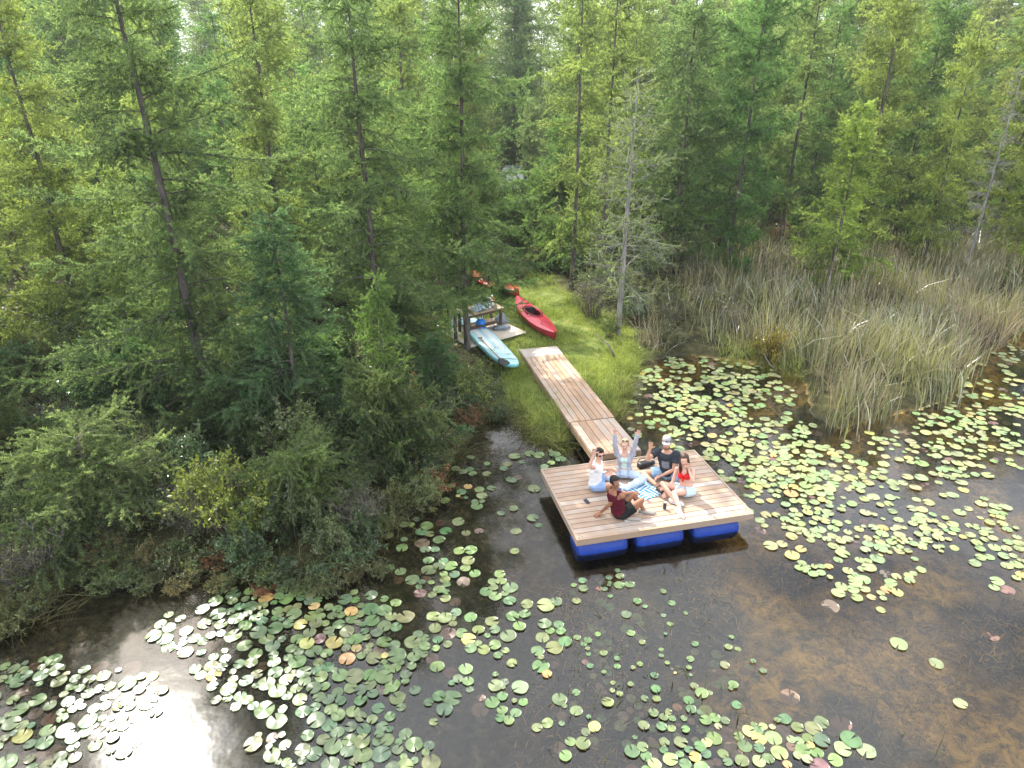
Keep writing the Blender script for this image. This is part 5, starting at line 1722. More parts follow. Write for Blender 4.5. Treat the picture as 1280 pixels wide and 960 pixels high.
def hand(mb, wrist, direc, palm_n, thumb_side, s=1.0, curl=0.25, spread=0.12):
    """palm and five separate fingers; direc along the hand, palm_n out of the palm, thumb_side unit vector"""
    d = direc.normalized(); t = (thumb_side - d * thumb_side.dot(d)).normalized(); nrm = t.cross(d)
    if nrm.dot(palm_n) < 0: nrm = -nrm
    M = Matrix((t, nrm, d)).transposed()
    mb.tube([wrist - d * 0.01, wrist + d * 0.025 * s, wrist + d * 0.065 * s, wrist + d * 0.095 * s],
            [(0.024 * s, 0.018 * s), (0.033 * s, 0.018 * s), (0.041 * s, 0.017 * s), (0.038 * s, 0.013 * s)], n=12, side=t)
    for k, (off_, ln) in enumerate(((0.030, 0.070), (0.010, 0.080), (-0.011, 0.075), (-0.031, 0.058))):
        fd = (d + t * (spread * (1.4 - k) * 0.9) + nrm * 0.05).normalized()
        p = wrist + d * 0.085 * s + t * off_ * s
        pts = [p]; rr = [0.0095 * s]
        for q, fr_ in enumerate((0.45, 0.32, 0.26)):
            fd = (fd + nrm * curl).normalized()
            p = p + fd * ln * fr_ * s; pts.append(p); rr.append((0.0092, 0.0085, 0.0065)[q] * s)
        mb.tube(pts, rr, n=8)
        mb.ball(pts[-1], 0.0066 * s, n=8)
    p = wrist + d * 0.028 * s + t * 0.026 * s
    td = (d * 0.65 + t * 0.85 + nrm * 0.2).normalized()
    p1 = p + td * 0.042 * s; p2 = p1 + (td + d * 0.45).normalized() * 0.032 * s
    mb.tube([p, p1, p2], [0.0135 * s, 0.0105 * s, 0.0085 * s], n=8); mb.ball(p2, 0.0085 * s, n=8)


def limb(mb, a, b_, ra, rb, mid=None, n=14):
    """tapered limb with a soft belly"""
    m_ = mid if mid else (ra * 0.55 + rb * 0.45)
    pts = [a, a.lerp(b_, 0.3), a.lerp(b_, 0.65), b_]
    mb.tube(pts, [ra, m_, (m_ + rb) / 2, rb], n=n)
    mb.ball(a, ra, n=n); mb.ball(b_, rb, n=n)


def foot(mb, ankle, toe_dir, up, s=1.0, r=1.0):
    d = toe_dir.normalized(); u = (up - d * up.dot(d)).normalized(); w = d.cross(u)
    heel = ankle - u * 0.045 * s - d * 0.05 * s
    pts = [heel, heel + d * 0.06 * s, heel + d * 0.14 * s + u * -0.008 * s, heel + d * 0.20 * s - u * 0.014 * s, heel + d * 0.245 * s - u * 0.017 * s]
    mb.tube(pts, [(0.030 * s * r, 0.034 * s * r), (0.036 * s * r, 0.042 * s * r), (0.028 * s * r, 0.043 * s * r), (0.020 * s * r, 0.046 * s * r), (0.011 * s * r, 0.030 * s * r)], n=14, side=u)
    mb.ball(heel, 0.032 * s * r, n=10)
    mb.tube([ankle, heel + d * 0.045 * s], [0.034 * s, 0.034 * s], n=12)
    return heel, d, u, w


class Person:
    """skeleton solved from joints; limbs keep human lengths"""
    def __init__(s, pel, neck, face, sex='m', k=1.0):
        s.k = k; s.pel = pel; s.neck = neck; s.sex = sex
        up = (neck - pel).normalized(); s.up = up
        f = Vector(face); f = (f - up * f.dot(up)).normalized(); s.f = f
        s.rt = f.cross(up).normalized()                         # the person's right
        sw = (0.185 if sex == 'm' else 0.160) * k
        s.sh = {1: neck - up * 0.055 * k + s.rt * sw, -1: neck - up * 0.055 * k - s.rt * sw}
        s.hip = {1: pel + s.rt * 0.095 * k, -1: pel - s.rt * 0.095 * k}
        s.arm = {}; s.leg = {}

    def torso(s, mb, grow=0.0, lo=-0.10, hi=1.0, flat=False):
        k = s.k; L = (s.neck - s.pel).length
        if s.sex == 'm':
            prof = [(-0.14, .135, .10), (-0.02, .160, .115), (0.10, .158, .112), (0.30, .150, .105), (0.52, .165, .112), (0.72, .178, .112), (0.86, .165, .095), (0.93, .12, .075), (1.0, .065, .06)]
        else:
            prof = [(-0.14, .135, .105), (-0.02, .168, .120), (0.10, .160, .112), (0.34, .122, .088), (0.52, .132, .095), (0.70, .148, .100), (0.86, .138, .085), (0.93, .10, .068), (1.0, .052, .05)]
        ts = np.array([p[0] for p in prof])
        tt = [lo] + [t for t in ts if lo < t < hi] + [hi]
        pts = []; rr = []
        for t in tt:
            w = np.interp(t, ts, [p[1] for p in prof]) * k + grow; d_ = np.interp(t, ts, [p[2] for p in prof]) * k + grow
            bend = 0.022 * math.sin(max(0, min(1, t)) * math.pi)
            pts.append(s.pel + s.up * (L * t) - s.f * bend); rr.append((w, d_))
        mb.tube(pts, rr, n=22, side=s.rt)
        if s.sex == 'f' and lo < 0.68 < hi:
            for q in (-1, 1):
                mb.ball(s.pel + s.up * L * 0.68 + s.rt * q * 0.068 * k + s.f * 0.072 * k, (0.058 * k + grow))
        if s.sex == 'm' and hi > 0.9:
            for q in (-1, 1): mb.ball(s.sh[q], 0.062 * k + grow, n=12)
        elif s.sex == 'f' and hi > 0.8:
            for q in (-1, 1): mb.ball(s.sh[q], 0.047 * k + grow, n=12)

    def head(s, mb, look, tilt=None):
        k = s.k
        hu = (s.up * 0.5 + Vector((0, 0, 0.6)) + (tilt or Vector((0, 0, 0)))).normalized()
        base = s.neck
        lk = Vector(look); lk = (lk - hu * lk.dot(hu)).normalized()
        hr = lk.cross(hu).normalized()
        c = base + hu * 0.175 * k + lk * 0.022 * k
        s.hc, s.hu, s.hf, s.hr = c, hu, lk, hr
        M = Matrix((hr, lk, hu)).transposed(); s.hM = M
        mb.tube([base - s.up * 0.05 * k, base + hu * 0.05 * k, c - hu * 0.05 * k - lk * 0.012 * k], [0.062 * k, 0.054 * k, 0.052 * k], n=16)
        mb.ball(c + hu * 0.025 * k - lk * 0.008 * k, (0.074 * k, 0.094 * k, 0.088 * k), M, n=20)     # skull
        mb.tube([c + hu * 0.03 * k + lk * 0.035 * k, c - hu * 0.045 * k + lk * 0.038 * k, c - hu * 0.095 * k + lk * 0.050 * k, c - hu * 0.108 * k + lk * 0.055 * k],
                [(0.064 * k, 0.05 * k), (0.058 * k, 0.046 * k), (0.034 * k, 0.030 * k), (0.018 * k, 0.016 * k)], n=16, side=hr)  # face and jaw
        mb.tube([c + hu * 0.012 * k + lk * 0.082 * k, c - hu * 0.028 * k + lk * 0.103 * k, c - hu * 0.036 * k + lk * 0.088 * k], [0.008 * k, 0.0135 * k, 0.012 * k], n=8)  # nose
        mb.ball(c - hu * 0.058 * k + lk * 0.080 * k, (0.024 * k, 0.011 * k, 0.011 * k), M, n=10)     # lips
        mb.tube([c + hu * 0.028 * k - hr * 0.045 * k + lk * 0.076 * k, c + hu * 0.033 * k + lk * 0.088 * k, c + hu * 0.028 * k + hr * 0.045 * k + lk * 0.076 * k], 0.009 * k, n=8)  # brow
        for q in (-1, 1):
            mb.ball(c + hr * q * 0.076 * k - lk * 0.008 * k - hu * 0.008 * k, (0.011 * k, 0.020 * k, 0.031 * k), M, n=10)

    def face_parts(s):
        k = s.k
        C = np.array(s.hc); U = np.array(s.hu); Fw = np.array(s.hf); Rr = np.array(s.hr)

        def loc(c):
            q = c - C
            return q @ Rr / k, q @ Fw / k, q @ U / k

        def eye(c, rx, rz):
            x, y, z = loc(c)
            return (y > 0.045) & (((np.abs(x) - 0.031) / rx) ** 2 + ((z - 0.006) / rz) ** 2 < 1)

        def lip(c):
            x, y, z = loc(c)
            return (y > 0.06) & ((x / 0.026) ** 2 + ((z + 0.058) / 0.010) ** 2 < 1)
        return [(1, lambda c: eye(c, 0.016, 0.010)), (2, lambda c: eye(c, 0.007, 0.009)), (3, lip)]

    def arms(s, mb, grow=0.0, side=(1, -1), upto=1.0, ra=None):
        k = s.k; m_ = 1.0 if s.sex == 'm' else 0.82
        for q in side:
            sh, el, wr = s.sh[q], s.arm[q][0], s.arm[q][1]
            if upto >= 1:
                limb(mb, sh, el, 0.050 * k * m_ + grow, 0.038 * k * m_ + grow, 0.047 * k * m_ + grow)
                limb(mb, el, wr, 0.038 * k * m_ + grow, 0.025 * k * m_ + grow, 0.037 * k * m_ + grow)
            else:
                e = sh.lerp(el, upto)
                mb.tube([sh, sh.lerp(e, .5), e], [0.056 * k * m_ + grow, 0.055 * k * m_ + grow, 0.060 * k * m_ + grow], n=16)
                mb.ball(sh, 0.055 * k * m_ + grow, n=14)

    def legs(s, mb, grow=0.0, upto=2.0, loose=0.0):
        k = s.k; m_ = 1.0 if s.sex == 'm' else 0.95
        for q in (1, -1):
            hp, kn, an = s.hip[q], s.leg[q][0], s.leg[q][1]
            if upto >= 1:
                limb(mb, hp, kn, 0.088 * k * m_ + grow, 0.054 * k * m_ + grow, 0.080 * k * m_ + grow, n=16)
                if upto >= 2: limb(mb, kn, an, 0.052 * k * m_ + grow, 0.035 * k * m_ + grow + loose, 0.055 * k * m_ + grow + loose * .5, n=16)
            else:
                e = hp.lerp(kn, upto)
                mb.tube([hp, hp.lerp(e, .5), e], [0.090 * k * m_ + grow, 0.088 * k * m_ + grow + loose * .5, 0.084 * k * m_ + grow + loose], n=18)
                mb.ball(hp, 0.090 * k * m_ + grow, n=16)


def make(p, label, look, hands, feet, skin, tilt=None, shoes=None):
    root = empty('person', (p.pel.x, p.pel.y, DECK_Z), 0, label, 'person')
    org = Vector((p.pel.x, p.pel.y, DECK_Z))

    def sh(v): return v - org
    for a in ('pel', 'neck'): setattr(p, a, sh(getattr(p, a)))
    for D_ in (p.sh, p.hip):
        for q in D_: D_[q] = sh(D_[q])
    for D_ in (p.arm, p.leg):
        for q in D_: D_[q] = [sh(v) for v in D_[q]]
    p.root = root
    mb = MB()
    p.torso(mb); p.head(mb, look, tilt); p.arms(mb); p.legs(mb)
    for q in (1, -1):
        d, pn, ts = hands[q]
        hand(mb, p.arm[q][1], Vector(d), Vector(pn), Vector(ts), s=1.06 * p.k if p.sex == 'm' else 0.98 * p.k)
        fd, fu = feet[q]
        p.leg[q].append(foot(mb, p.leg[q][1], Vector(fd), Vector(fu), s=(1.02 if p.sex == 'm' else 0.92) * p.k))
    remeshed(mb, 'body', [skin, M_EYEW, M_EYED, M_LIP], 0.0065, root, 3, color_fn=p.face_parts())
    return root


def shoe(p, q, mat, sole, s, slide=False):
    heel, d, u, w = p.leg[q][2]
    m_ = MB()
    m_.tube([heel - d * 0.03 * s - u * 0.038 * s, heel + d * 0.06 * s - u * 0.04 * s, heel + d * 0.18 * s - u * 0.04 * s, heel + d * 0.27 * s - u * 0.036 * s],
            [(0.010, 0.036 * s), (0.012, 0.042 * s), (0.012, 0.052 * s), (0.010, 0.034 * s)], n=14, side=u)
    o = m_.build('shoe', sole, p.root, smooth=False)
    m_ = MB()
    if slide:
        m_.tube([heel + d * 0.10 * s + w * 0.050 * s - u * 0.03, heel + d * 0.11 * s + w * 0.03 * s + u * 0.022 * s, heel + d * 0.11 * s - w * 0.03 * s + u * 0.022 * s, heel + d * 0.10 * s - w * 0.050 * s - u * 0.03],
                [(0.008, 0.035)] * 4, n=8)
        m_.tube([heel - d * 0.02 * s + w * 0.045 * s, heel - d * 0.05 * s + u * 0.03 * s, heel - d * 0.02 * s - w * 0.045 * s], [(0.008, 0.014)] * 3, n=8)
    else:
        m_.tube([heel - d * 0.04 * s + u * 0.005, heel + d * 0.05 * s + u * 0.004, heel + d * 0.15 * s - u * 0.006 * s, heel + d * 0.22 * s - u * 0.012 * s, heel + d * 0.268 * s - u * 0.018 * s],
                [(0.034 * s, 0.032 * s), (0.046 * s, 0.046 * s), (0.036 * s, 0.052 * s), (0.029 * s, 0.052 * s), (0.012 * s, 0.03 * s)], n=16, side=u)
    m_.build('shoe_upper', mat, o, smooth=True)


def hair_cap(p, mat, puff=0.012, back=0.02, top=0.03, extra=None, vox=0.007, front=0.062):
    m_ = MB(); k = p.k
    c = p.hc + p.hu * 0.032 * k - p.hf * 0.014 * k
    m_.ball(c, (0.076 * k + puff, 0.092 * k + puff, 0.086 * k + puff), p.hM, n=20)
    m_.ball(p.hc - p.hf * 0.05 * k - p.hu * 0.01, (0.066 * k + puff * .7, 0.05 * k + puff, 0.075 * k), p.hM, n=16)
    if extra: extra(m_)
    C, U, Fw = p.hc.copy(), p.hu, p.hf

    def cut(v):
        q = v - C
        return q.dot(Fw) > front * k - 0.02 and q.dot(U) < 0.066 * k and abs(q.dot(p.hr)) < 0.085 * k
    return remeshed(m_, 'hair', [mat], vox, p.root, 2, cut=cut)


def glasses(p, name, up=0.006, out=0.088, mat=None):
    m_ = MB(); k = p.k
    c = p.hc + p.hu * up * k + p.hf * out * k
    for q in (-1, 1): m_.ball(c + p.hr * q * 0.033 * k - p.hf * 0.006, (0.029 * k, 0.008, 0.022 * k), p.hM, n=12)
    m_.tube([c - p.hr * 0.012 * k, c + p.hf * 0.006, c + p.hr * 0.012 * k], 0.004, n=6)
    for q in (-1, 1): m_.tube([c + p.hr * q * 0.060 * k - p.hf * 0.01, c + p.hr * q * 0.080 * k - p.hf * 0.05 * k, c + p.hr * q * 0.080 * k - p.hf * 0.10 * k], 0.0035, n=6)
    m_.build(name, mat or M_SUNG, p.root, smooth=True)


def cloth(name, col, rough=0.85, var=0.12, scale=20): return plain(name, col, rough, var, scale, spec=0.15, bump=0.25)


SKIN_A = skin_mat('fair_skin', (0.62, 0.38, 0.29)); SKIN_B = skin_mat('warm_skin', (0.55, 0.32, 0.225)); SKIN_C = skin_mat('brown_skin', (0.29, 0.135, 0.075))
HAIR_BLACK = plain('black_hair', (0.010, 0.008, 0.007), 0.75, 0.3, 40, bump=0.5)
HAIR_BLOND = plain('blond_hair', (0.42, 0.30, 0.17), 0.5, 0.25, 40, bump=0.5)
HAIR_BROWN = plain('dark_brown_hair', (0.045, 0.018, 0.012), 0.45, 0.3, 40, bump=0.5)
BEARD = plain('brown_beard', (0.13, 0.07, 0.04), 0.8, 0.3, 60, bump=0.4)
TOCAM = Vector((-0.17, -0.80, 0.42))
UP = Vector((0, 0, 1))


def pelv(px, py, z=0.105): return onz(px, py, DECK_Z + z)


def kneez(p, z): return Vector((p.x, p.y, DECK_Z + z))


# ---- 1. man in white shirt, sitting side-on at the left, right hand up
pel = pelv(744, 605, 0.11)
E1 = Vector((math.cos(YAW), math.sin(YAW), 0)); E2 = Vector((-math.sin(YAW), math.cos(YAW), 0))
neck = pel + (UP * 0.52 + E1 * 0.03 - E2 * 0.01).normalized() * 0.53
p = Person(pel, neck, E1 * 1.0 - E2 * 0.45, 'm', 1.0)
# right arm (near the camera) bent up and waving, left hand resting on the thigh
el = ik(p.sh[1], 737, 583, 0.29, far=False)
wr = el + (E1 * 0.30 + E2 * 0.05 + UP * 0.95).normalized() * 0.25
p.arm[1] = [el, wr]
kl = p.hip[-1] + (E1 * 0.95 + E2 * 0.30 + UP * 0.20).normalized() * 0.43
kr = p.hip[1] + (E1 * 0.92 - E2 * 0.25 + UP * 0.12).normalized() * 0.43
al = kneez(kl, 0.075) + (E1 * -0.10 - E2 * 0.95).normalized() * 0.38
ar = kneez(kr, 0.07) + (E1 * -0.05 + E2 * 0.95).normalized() * 0.38
al.z = DECK_Z + 0.075; ar.z = DECK_Z + 0.14
p.leg[-1] = [kl, al]; p.leg[1] = [kr, ar]
el = p.sh[-1] + (E1 * 0.25 + E2 * 0.15 - UP * 0.95).normalized() * 0.29
wr = el + (E1 * 0.92 + E2 * 0.05 - UP * 0.12).normalized() * 0.25
p.arm[-1] = [el, wr]
make(p, 'man with sunglasses in a white shirt waving, sitting at the left of the raft', TOCAM + E1 * 0.5,
     {1: (E1 * 0.05 - E2 * 0.05 + UP, TOCAM, E1 - E2 * 0.2), -1: (E1 * 0.9 - UP * 0.25, -UP, -E2)},
     {1: (E1 * -0.4 + E2 * 0.7, UP * 0.5 - E1), -1: (E1 * 0.8 - E2 * 0.5, UP * .5 + E1 * .2)}, SKIN_A)
M_WSHIRT = cloth('white_shirt', (0.80, 0.81, 0.83), var=0.05); M_DENIM = cloth('blue_denim', (0.26, 0.38, 0.60)); M_PALEDENIM = cloth('pale_denim', (0.48, 0.60, 0.74))
m_ = MB(); p.torso(m_, 0.018, 0.0, 0.95); p.arms(m_, 0.010, (1, -1), 0.42); remeshed(m_, 'shirt', [M_WSHIRT], 0.008, p.root, 4)
m_ = MB(); p.torso(m_, 0.010, -0.14, 0.12); p.legs(m_, 0.012, 0.48, 0.012); remeshed(m_, 'shorts', [M_DENIM], 0.008, p.root, 4)
hair_cap(p, HAIR_BLACK, 0.013, extra=lambda m_: m_.ball(p.hc + p.hu * 0.105 + p.hf * 0.04, (0.06, 0.055, 0.03), p.hM))
glasses(p, 'sunglasses')

# ---- 2. woman in grey cardigan, both arms up, cross-legged
pel = pelv(780, 591, 0.10)
neck = pel + (UP * 0.98 + E2 * 0.06 - E1 * 0.02).normalized() * 0.49
p = Person(pel, neck, TOCAM * Vector((1, 1, 0)), 'f', 0.97)
for q, (ex_, ey_), (hx_, hy_) in ((1, (768.5, 556), (768, 546)), (-1, (793.5, 556), (796, 547))):
    el = ik(p.sh[q], ex_, ey_, 0.27, far=False); wr = el + (UP * 0.97 + p.rt * q * 0.10 - E2 * 0.12).normalized() * 0.235
    p.arm[q] = [el, wr]
for q in (1, -1):
    kn = p.hip[q] + (p.rt * q * 0.80 + p.f * 0.62 + UP * 0.10).normalized() * 0.40
    an = kn + (-p.rt * q * 0.82 + p.f * 0.42).normalized() * 0.37
    an.z = DECK_Z + (0.085 if q == 1 else 0.075)
    if q == 1: an += p.f * 0.03
    else: an += p.f * 0.11
    p.leg[q] = [kn, an]
make(p, 'blond woman in a grey cardigan and pale jeans raising both arms on the raft', TOCAM,
     {1: (UP + p.rt * 0.05, TOCAM, -p.rt), -1: (UP - p.rt * 0.15, TOCAM, p.rt)},
     {1: (-p.rt * 0.85 + p.f * 0.4, UP * 0.4 + p.f * .5), -1: (p.rt * 0.85 + p.f * 0.3, UP * 0.4 + p.f * .5)}, SKIN_A)
M_CARD = cloth('grey_cardigan', (0.36, 0.38, 0.44)); M_MINT = cloth('mint_top', (0.52, 0.66, 0.62)); M_JEANS = cloth('pale_blue_jeans', (0.50, 0.61, 0.78))
m_ = MB(); p.torso(m_, 0.008, 0.26, 0.80); remeshed(m_, 'top', [M_MINT], 0.008, p.root, 3)
m_ = MB(); p.torso(m_, 0.024, 0.05, 0.95); p.arms(m_, 0.016)
C0, F0, R0 = p.pel.copy(), p.f.copy(), p.rt.copy()
NK = p.neck.copy()
remeshed(m_, 'cardigan', [M_CARD], 0.008, p.root, 3, cut=lambda v: ((v - C0).dot(F0) > 0.02 and abs((v - C0).dot(R0)) < 0.062 + 0.05 * max(0, 0.2 - (v - C0).z) and (v - NK).z < 0.03))
m_ = MB(); p.torso(m_, 0.008, -0.14, 0.22); p.legs(m_, 0.014, 2.0, 0.012); remeshed(m_, 'jeans', [M_JEANS], 0.008, p.root, 4)
hair_cap(p, HAIR_BLOND, 0.009, extra=lambda m_: [m_.ball(p.hc - p.hf * 0.085 + p.hu * 0.03, (0.04, 0.035, 0.04), p.hM)])
glasses(p, 'sunglasses', up=0.102, out=0.050)
for q in (1, -1): shoe(p, q, M_WHITEPAD, M_WHITEPAD, 0.95)

# ---- 3. bearded man with cap and dark T-shirt, cross-legged, right hand raised
pel = pelv(836, 592, 0.11)
neck = pel + (UP * 0.97 - E1 * 0.17 + E2 * 0.02).normalized() * 0.56
p = Person(pel, neck, TOCAM * Vector((1, 1, 0)) - E1 * 0.42, 'm', 1.08)
el = ik(p.sh[1], 809, 574, 0.31, far=False); wr = ik(el, 812, 563, 0.25, far=False)
wr = el + (UP * 0.95 - E2 * 0.12 + E1 * 0.10).normalized() * 0.26
p.arm[1] = [el, wr]
for q in (1, -1):
    kn = p.hip[q] + (p.rt * q * 0.80 + p.f * 0.58 + UP * (0.20 if q == 1 else 0.04)).normalized() * 0.455
    an = kn + (-p.rt * q * 0.80 + p.f * 0.40).normalized() * 0.42
    an.z = DECK_Z + 0.085
    an += p.f * (0.02 if q == 1 else 0.10)
    p.leg[q] = [kn, an]
el = p.sh[-1] + (p.f * 0.35 - UP * 0.80 - p.rt * 0.05).normalized() * 0.31
wr = ik(el, 821, 597, 0.265, far=False)
p.arm[-1] = [el, wr]
make(p, 'bearded man in a pale cap and charcoal T-shirt sitting cross-legged on the raft', TOCAM - E1 * 0.1,
     {1: (UP - p.rt * 0.05, TOCAM, -p.rt), -1: ((p.arm[-1][1] - p.arm[-1][0]).normalized(), -UP, -p.f)},
     {1: (-p.rt * 0.8 + p.f * 0.55, UP * 0.5 + p.f * .3), -1: (p.rt * 0.8 + p.f * 0.4, UP * 0.5 + p.f * .3)}, SKIN_B)
M_CHAR = cloth('charcoal_shirt', (0.035, 0.042, 0.055)); M_BSHORT = cloth('sky_blue_shorts', (0.30, 0.46, 0.66))
m_ = MB(); p.torso(m_, 0.022, 0.0, 0.95); p.arms(m_, 0.016, (1, -1), 0.55); remeshed(m_, 'shirt', [M_CHAR], 0.008, p.root, 4)
# faded print on the chest
L_ = (p.neck - p.pel).length
m_ = MB()
V = []; F = []
for i in range(6):
    for j in range(6):
        u = (-0.07 + 0.14 * i / 5); w = 0.38 + 0.30 * j / 5
        a = u / 0.17
        V.append(p.pel + p.up * L_ * w + p.rt * (0.205 * math.sin(a)) + p.f * (0.147 * math.cos(a) - 0.010))
for i in range(5):
    for j in range(5):
        F.append((i * 6 + j, i * 6 + j + 1, i * 6 + j + 7, i * 6 + j + 6))
pm = bpy.data.meshes.new('print'); pm.from_pydata([tuple(v) for v in V], [], F)
M_PRINT = plain('faded_print', (0.20, 0.21, 0.24), 0.85, 0.6, 22); pm.materials.append(M_PRINT)
link('chest_print', pm, p.root)
m_ = MB(); p.torso(m_, 0.012, -0.14, 0.10); p.legs(m_, 0.014, 0.60, 0.012); remeshed(m_, 'shorts', [M_BSHORT], 0.008, p.root, 4)
hair_cap(p, BEARD, 0.004)
m_ = MB()
for t in np.linspace(-1, 1, 9):
    m_.ball(p.hc + p.hr * 0.056 * math.sin(t * 1.3) + p.hf * (0.03 + 0.045 * math.cos(t * 1.3)) - p.hu * (0.075 + 0.025 * math.cos(t * 1.3)), 0.021)
remeshed(m_, 'beard', [BEARD], 0.006, p.root, 2)
M_CAP = cloth('pale_cap', (0.33, 0.315, 0.32))
m_ = MB(); c = p.hc + p.hu * 0.062
m_.tube([c + p.hu * z for z in (0.0, 0.03, 0.065, 0.088, 0.098)], [(0.090, 0.104), (0.089, 0.102), (0.078, 0.090), (0.05, 0.058), (0.012, 0.014)], n=22, side=p.hr)
capo = m_.build('cap', M_CAP, p.root, smooth=True)
m_ = MB(); m_.tube([c + p.hf * 0.085 + p.hu * 0.006, c + p.hf * 0.125 + p.hu * 0.002, c + p.hf * 0.165 - p.hu * 0.012, c + p.hf * 0.178 - p.hu * 0.016], [(0.080, 0.007), (0.082, 0.007), (0.06, 0.006), (0.03, 0.004)], n=16, side=p.hr)
m_.build('brim', M_CAP, capo, smooth=True)
m_ = MB(); m_.box(c + p.hf * 0.108 + p.hu * 0.035, (0.04, 0.006, 0.022), M=p.hM); m_.build('badge', plain('cap_badge', (0.12, 0.10, 0.11), 0.7), capo)
for q in (1, -1): shoe(p, q, M_BLACK, M_BLACK, 1.08, slide=True)

# ---- 4. woman in red bikini top and pale denim shorts, shading her face, legs to the left
pel = pelv(858, 613, 0.105)
neck = pel + (UP * 0.96 - E1 * 0.10 + E2 * 0.16).normalized() * 0.50
p = Person(pel, neck, TOCAM * Vector((1, 1, 0)) - E1 * 0.40, 'f', 1.0)
el = p.sh[-1] + (p.f * 0.80 - p.rt * 0.30 - UP * 0.30).normalized() * 0.28
wr = ik(el, 858.5, 579.5, 0.24, far=False)
p.arm[-1] = [el, wr]
el = p.sh[1] + (p.f * 0.30 - UP * 0.9 - p.rt * -0.10).normalized() * 0.28
wr = el + (p.f * 0.75 - UP * 0.60 + p.rt * 0.25).normalized() * 0.24
p.arm[1] = [el, wr]
kf = p.hip[1] + (-E1 * 0.93 + E2 * 0.22 + UP * 0.34).normalized() * 0.42
kn_ = p.hip[-1] + (-E1 * 0.97 - E2 * 0.18 + UP * 0.16).normalized() * 0.42
an_n = onz(848, 633, DECK_Z + 0.075); an_n = kn_ + (an_n - kn_).normalized() * 0.40; an_n.z = DECK_Z + 0.08
an_f = onz(841, 624, DECK_Z + 0.08); an_f = kf + (an_f - kf).normalized() * 0.40; an_f.z = DECK_Z + 0.10
p.leg[1] = [kf, an_f]; p.leg[-1] = [kn_, an_n]
make(p, 'long haired woman in a red bikini top with a hand before her face', TOCAM - E1 * 0.25,
     {-1: (UP + p.rt * 0.1, TOCAM, p.rt), 1: ((p.f * 0.7 - UP * 0.3), -UP, -p.rt)},
     {1: (E1 * 0.6 - E2 * 0.6, UP), -1: (E1 * 0.05 - E2 * 1.0, UP * 0.8 + E1 * 0.5)}, SKIN_A, tilt=-E1 * 0.05)
M_REDC = cloth('red_bikini', (0.62, 0.02, 0.025), 0.7)
m_ = MB(); L_ = (p.neck - p.pel).length
p.torso(m_, 0.006, 0.55, 0.66)
for q in (-1, 1):
    m_.ball(p.pel + p.up * L_ * 0.68 + p.rt * q * 0.066 + p.f * 0.072, 0.066)
    m_.tube([p.pel + p.up * L_ * 0.72 + p.rt * q * 0.08 + p.f * 0.115, p.pel + p.up * L_ * 0.86 + p.rt * q * 0.075 + p.f * 0.09, p.pel + p.up * L_ * 0.96 + p.rt * q * 0.055 + p.f * 0.0], 0.010, n=8)
m_.tube([p.pel + p.up * L_ * 0.62 + p.f * 0.125, p.pel + p.up * L_ * 0.48 + p.f * 0.125 + p.rt * 0.02], [0.026, 0.014], n=8)
remeshed(m_, 'bikini_top', [M_REDC], 0.0065, p.root, 2)
M_LDEN = cloth('light_denim', (0.50, 0.66, 0.74))
m_ = MB(); p.torso(m_, 0.012, -0.16, 0.20); p.legs(m_, 0.014, 0.40, 0.014); remeshed(m_, 'shorts', [M_LDEN], 0.008, p.root, 4)


def lock(m_):
    for q, ln in ((1, 0.40), (-1, 0.40)):
        b_ = p.hc + p.hr * q * 0.070 - p.hf * 0.01
        m_.tube([b_ + p.hu * 0.02, b_ - p.hu * 0.10 + p.hr * q * 0.015, b_ - p.hu * 0.22 + p.hf * 0.07, b_ - p.hu * ln + p.hf * 0.12 - p.hr * q * 0.01], [(0.02, 0.035), (0.03, 0.045), (0.028, 0.036), (0.008, 0.012)], n=10)
    m_.tube([p.hc - p.hf * 0.07 + p.hu * 0.03, p.hc - p.hf * 0.09 - p.hu * 0.10, p.hc - p.hf * 0.10 - p.hu * 0.26], [(0.06, 0.04), (0.075, 0.04), (0.05, 0.02)], n=12)


hair_cap(p, HAIR_BROWN, 0.011, extra=lock, front=0.075)
M_PINKSH = plain('pale_pink_shoe', (0.72, 0.58, 0.57), 0.6)
for q in (1, -1): shoe(p, q, M_PINKSH, M_WHITEPAD, 0.95)

# ---- 5. man in burgundy tank top, back to the camera, leaning on his right hand, head turned to us
pel = pelv(774.5, 640, 0.11)
neck = pel + (UP * 0.90 - E1 * 0.22 + E2 * 0.02).normalized() * 0.53
p = Person(pel, neck, E1 * 0.90 + E2 * 0.30, 'm', 1.0)
wr = onz(751, 640.5, DECK_Z + 0.05)
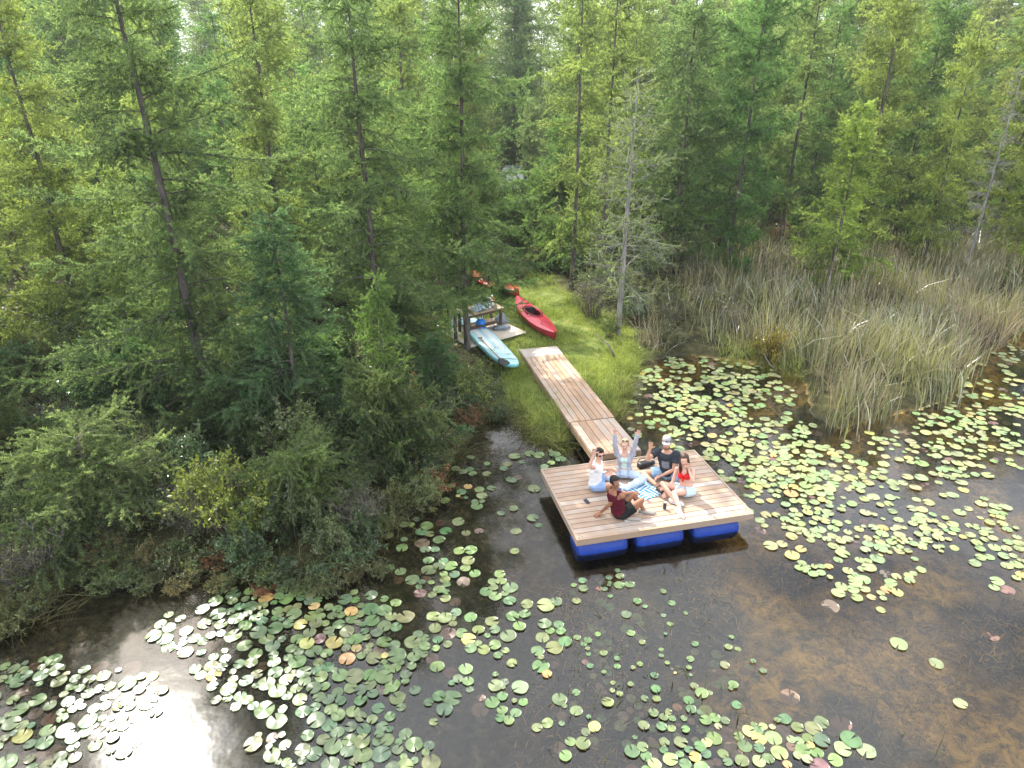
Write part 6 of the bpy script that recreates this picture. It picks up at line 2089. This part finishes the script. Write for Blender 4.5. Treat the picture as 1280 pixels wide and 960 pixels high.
# right arm straight down to the deck, to the left and behind
d_ = wr - p.sh[1]
el = p.sh[1] + d_ * 0.52 - E1 * 0.03
p.arm[1] = [el, wr]
kn1 = p.hip[-1] + (E1 * 0.78 + E2 * 0.12 + UP * 0.62).normalized() * 0.43
a1 = onz(802, 636, DECK_Z + 0.085); a1 = kn1 + (a1 - kn1).normalized() * 0.41; a1.z = DECK_Z + 0.08
kn2 = p.hip[1] + (E1 * 0.82 + E2 * 0.02 + UP * 0.56).normalized() * 0.43
a2 = onz(788, 645, DECK_Z + 0.08); a2 = Vector((a2.x, a2.y, DECK_Z + 0.08))
v_ = a2 - kn2; a2 = kn2 + v_.normalized() * 0.40; a2.z = DECK_Z + 0.08
p.leg[-1] = [kn1, a1]; p.leg[1] = [kn2, a2]
el = p.sh[-1] + (E1 * 0.70 - UP * 0.55 - E2 * 0.05).normalized() * 0.29
wr = el + (kn1 + UP * 0.04 - el).normalized() * 0.25
p.arm[-1] = [el, wr]
make(p, 'man in a burgundy tank top and black shorts leaning back on one hand', TOCAM + E1 * 0.55,
     {1: ((wr - el) * 0 + (-E1 * 0.85 - E2 * 0.30 - UP * 0.12), -UP, E1 * 0.2 - E2), -1: (E1 * 0.9 + UP * -0.25, -UP, -E2)},
     {-1: (E1 * 0.9 - E2 * 0.35, UP), 1: (E1 * 0.95 - E2 * 0.2, UP)}, SKIN_C)
M_BURG = cloth('burgundy_cloth', (0.085, 0.008, 0.018)); M_BLKC = cloth('black_shorts', (0.014, 0.016, 0.016)); M_TAUPE = plain('taupe_shoe', (0.30, 0.27, 0.24), 0.7)
m_ = MB(); p.torso(m_, 0.016, -0.02, 0.86)
for q in (-1, 1): m_.tube([p.pel + p.up * 0.42 + p.rt * q * 0.11 - p.f * 0.05, p.neck - p.up * 0.018 + p.rt * q * 0.085, p.pel + p.up * 0.42 + p.rt * q * 0.10 + p.f * 0.08], [(0.05, 0.05), (0.032, 0.05), (0.05, 0.04)], n=12)
remeshed(m_, 'tank_top', [M_BURG], 0.008, p.root, 4)
m_ = MB(); p.torso(m_, 0.012, -0.16, 0.12); p.legs(m_, 0.014, 0.58, 0.012); remeshed(m_, 'shorts', [M_BLKC], 0.008, p.root, 4)
hair_cap(p, HAIR_BLACK, 0.012)
for q in (1, -1): shoe(p, q, M_TAUPE, M_WHITEPAD, 1.05)
# ------------------------------------------------------------------ light summer haze
mb = MB(); mb.box((0, 0, 13.5), (900, 900, 31.5))
m, n, l, out = new_mat('haze')
pv = n.new('ShaderNodeVolumePrincipled')
pv.inputs['Color'].default_value = (0.93, 0.95, 0.97, 1)
pv.inputs['Density'].default_value = 0.0008
pv.inputs['Anisotropy'].default_value = 0.55
l.new(pv.outputs[0], out.inputs['Volume'])
hz = mb.build('haze', m); tag(hz, kind='stuff')
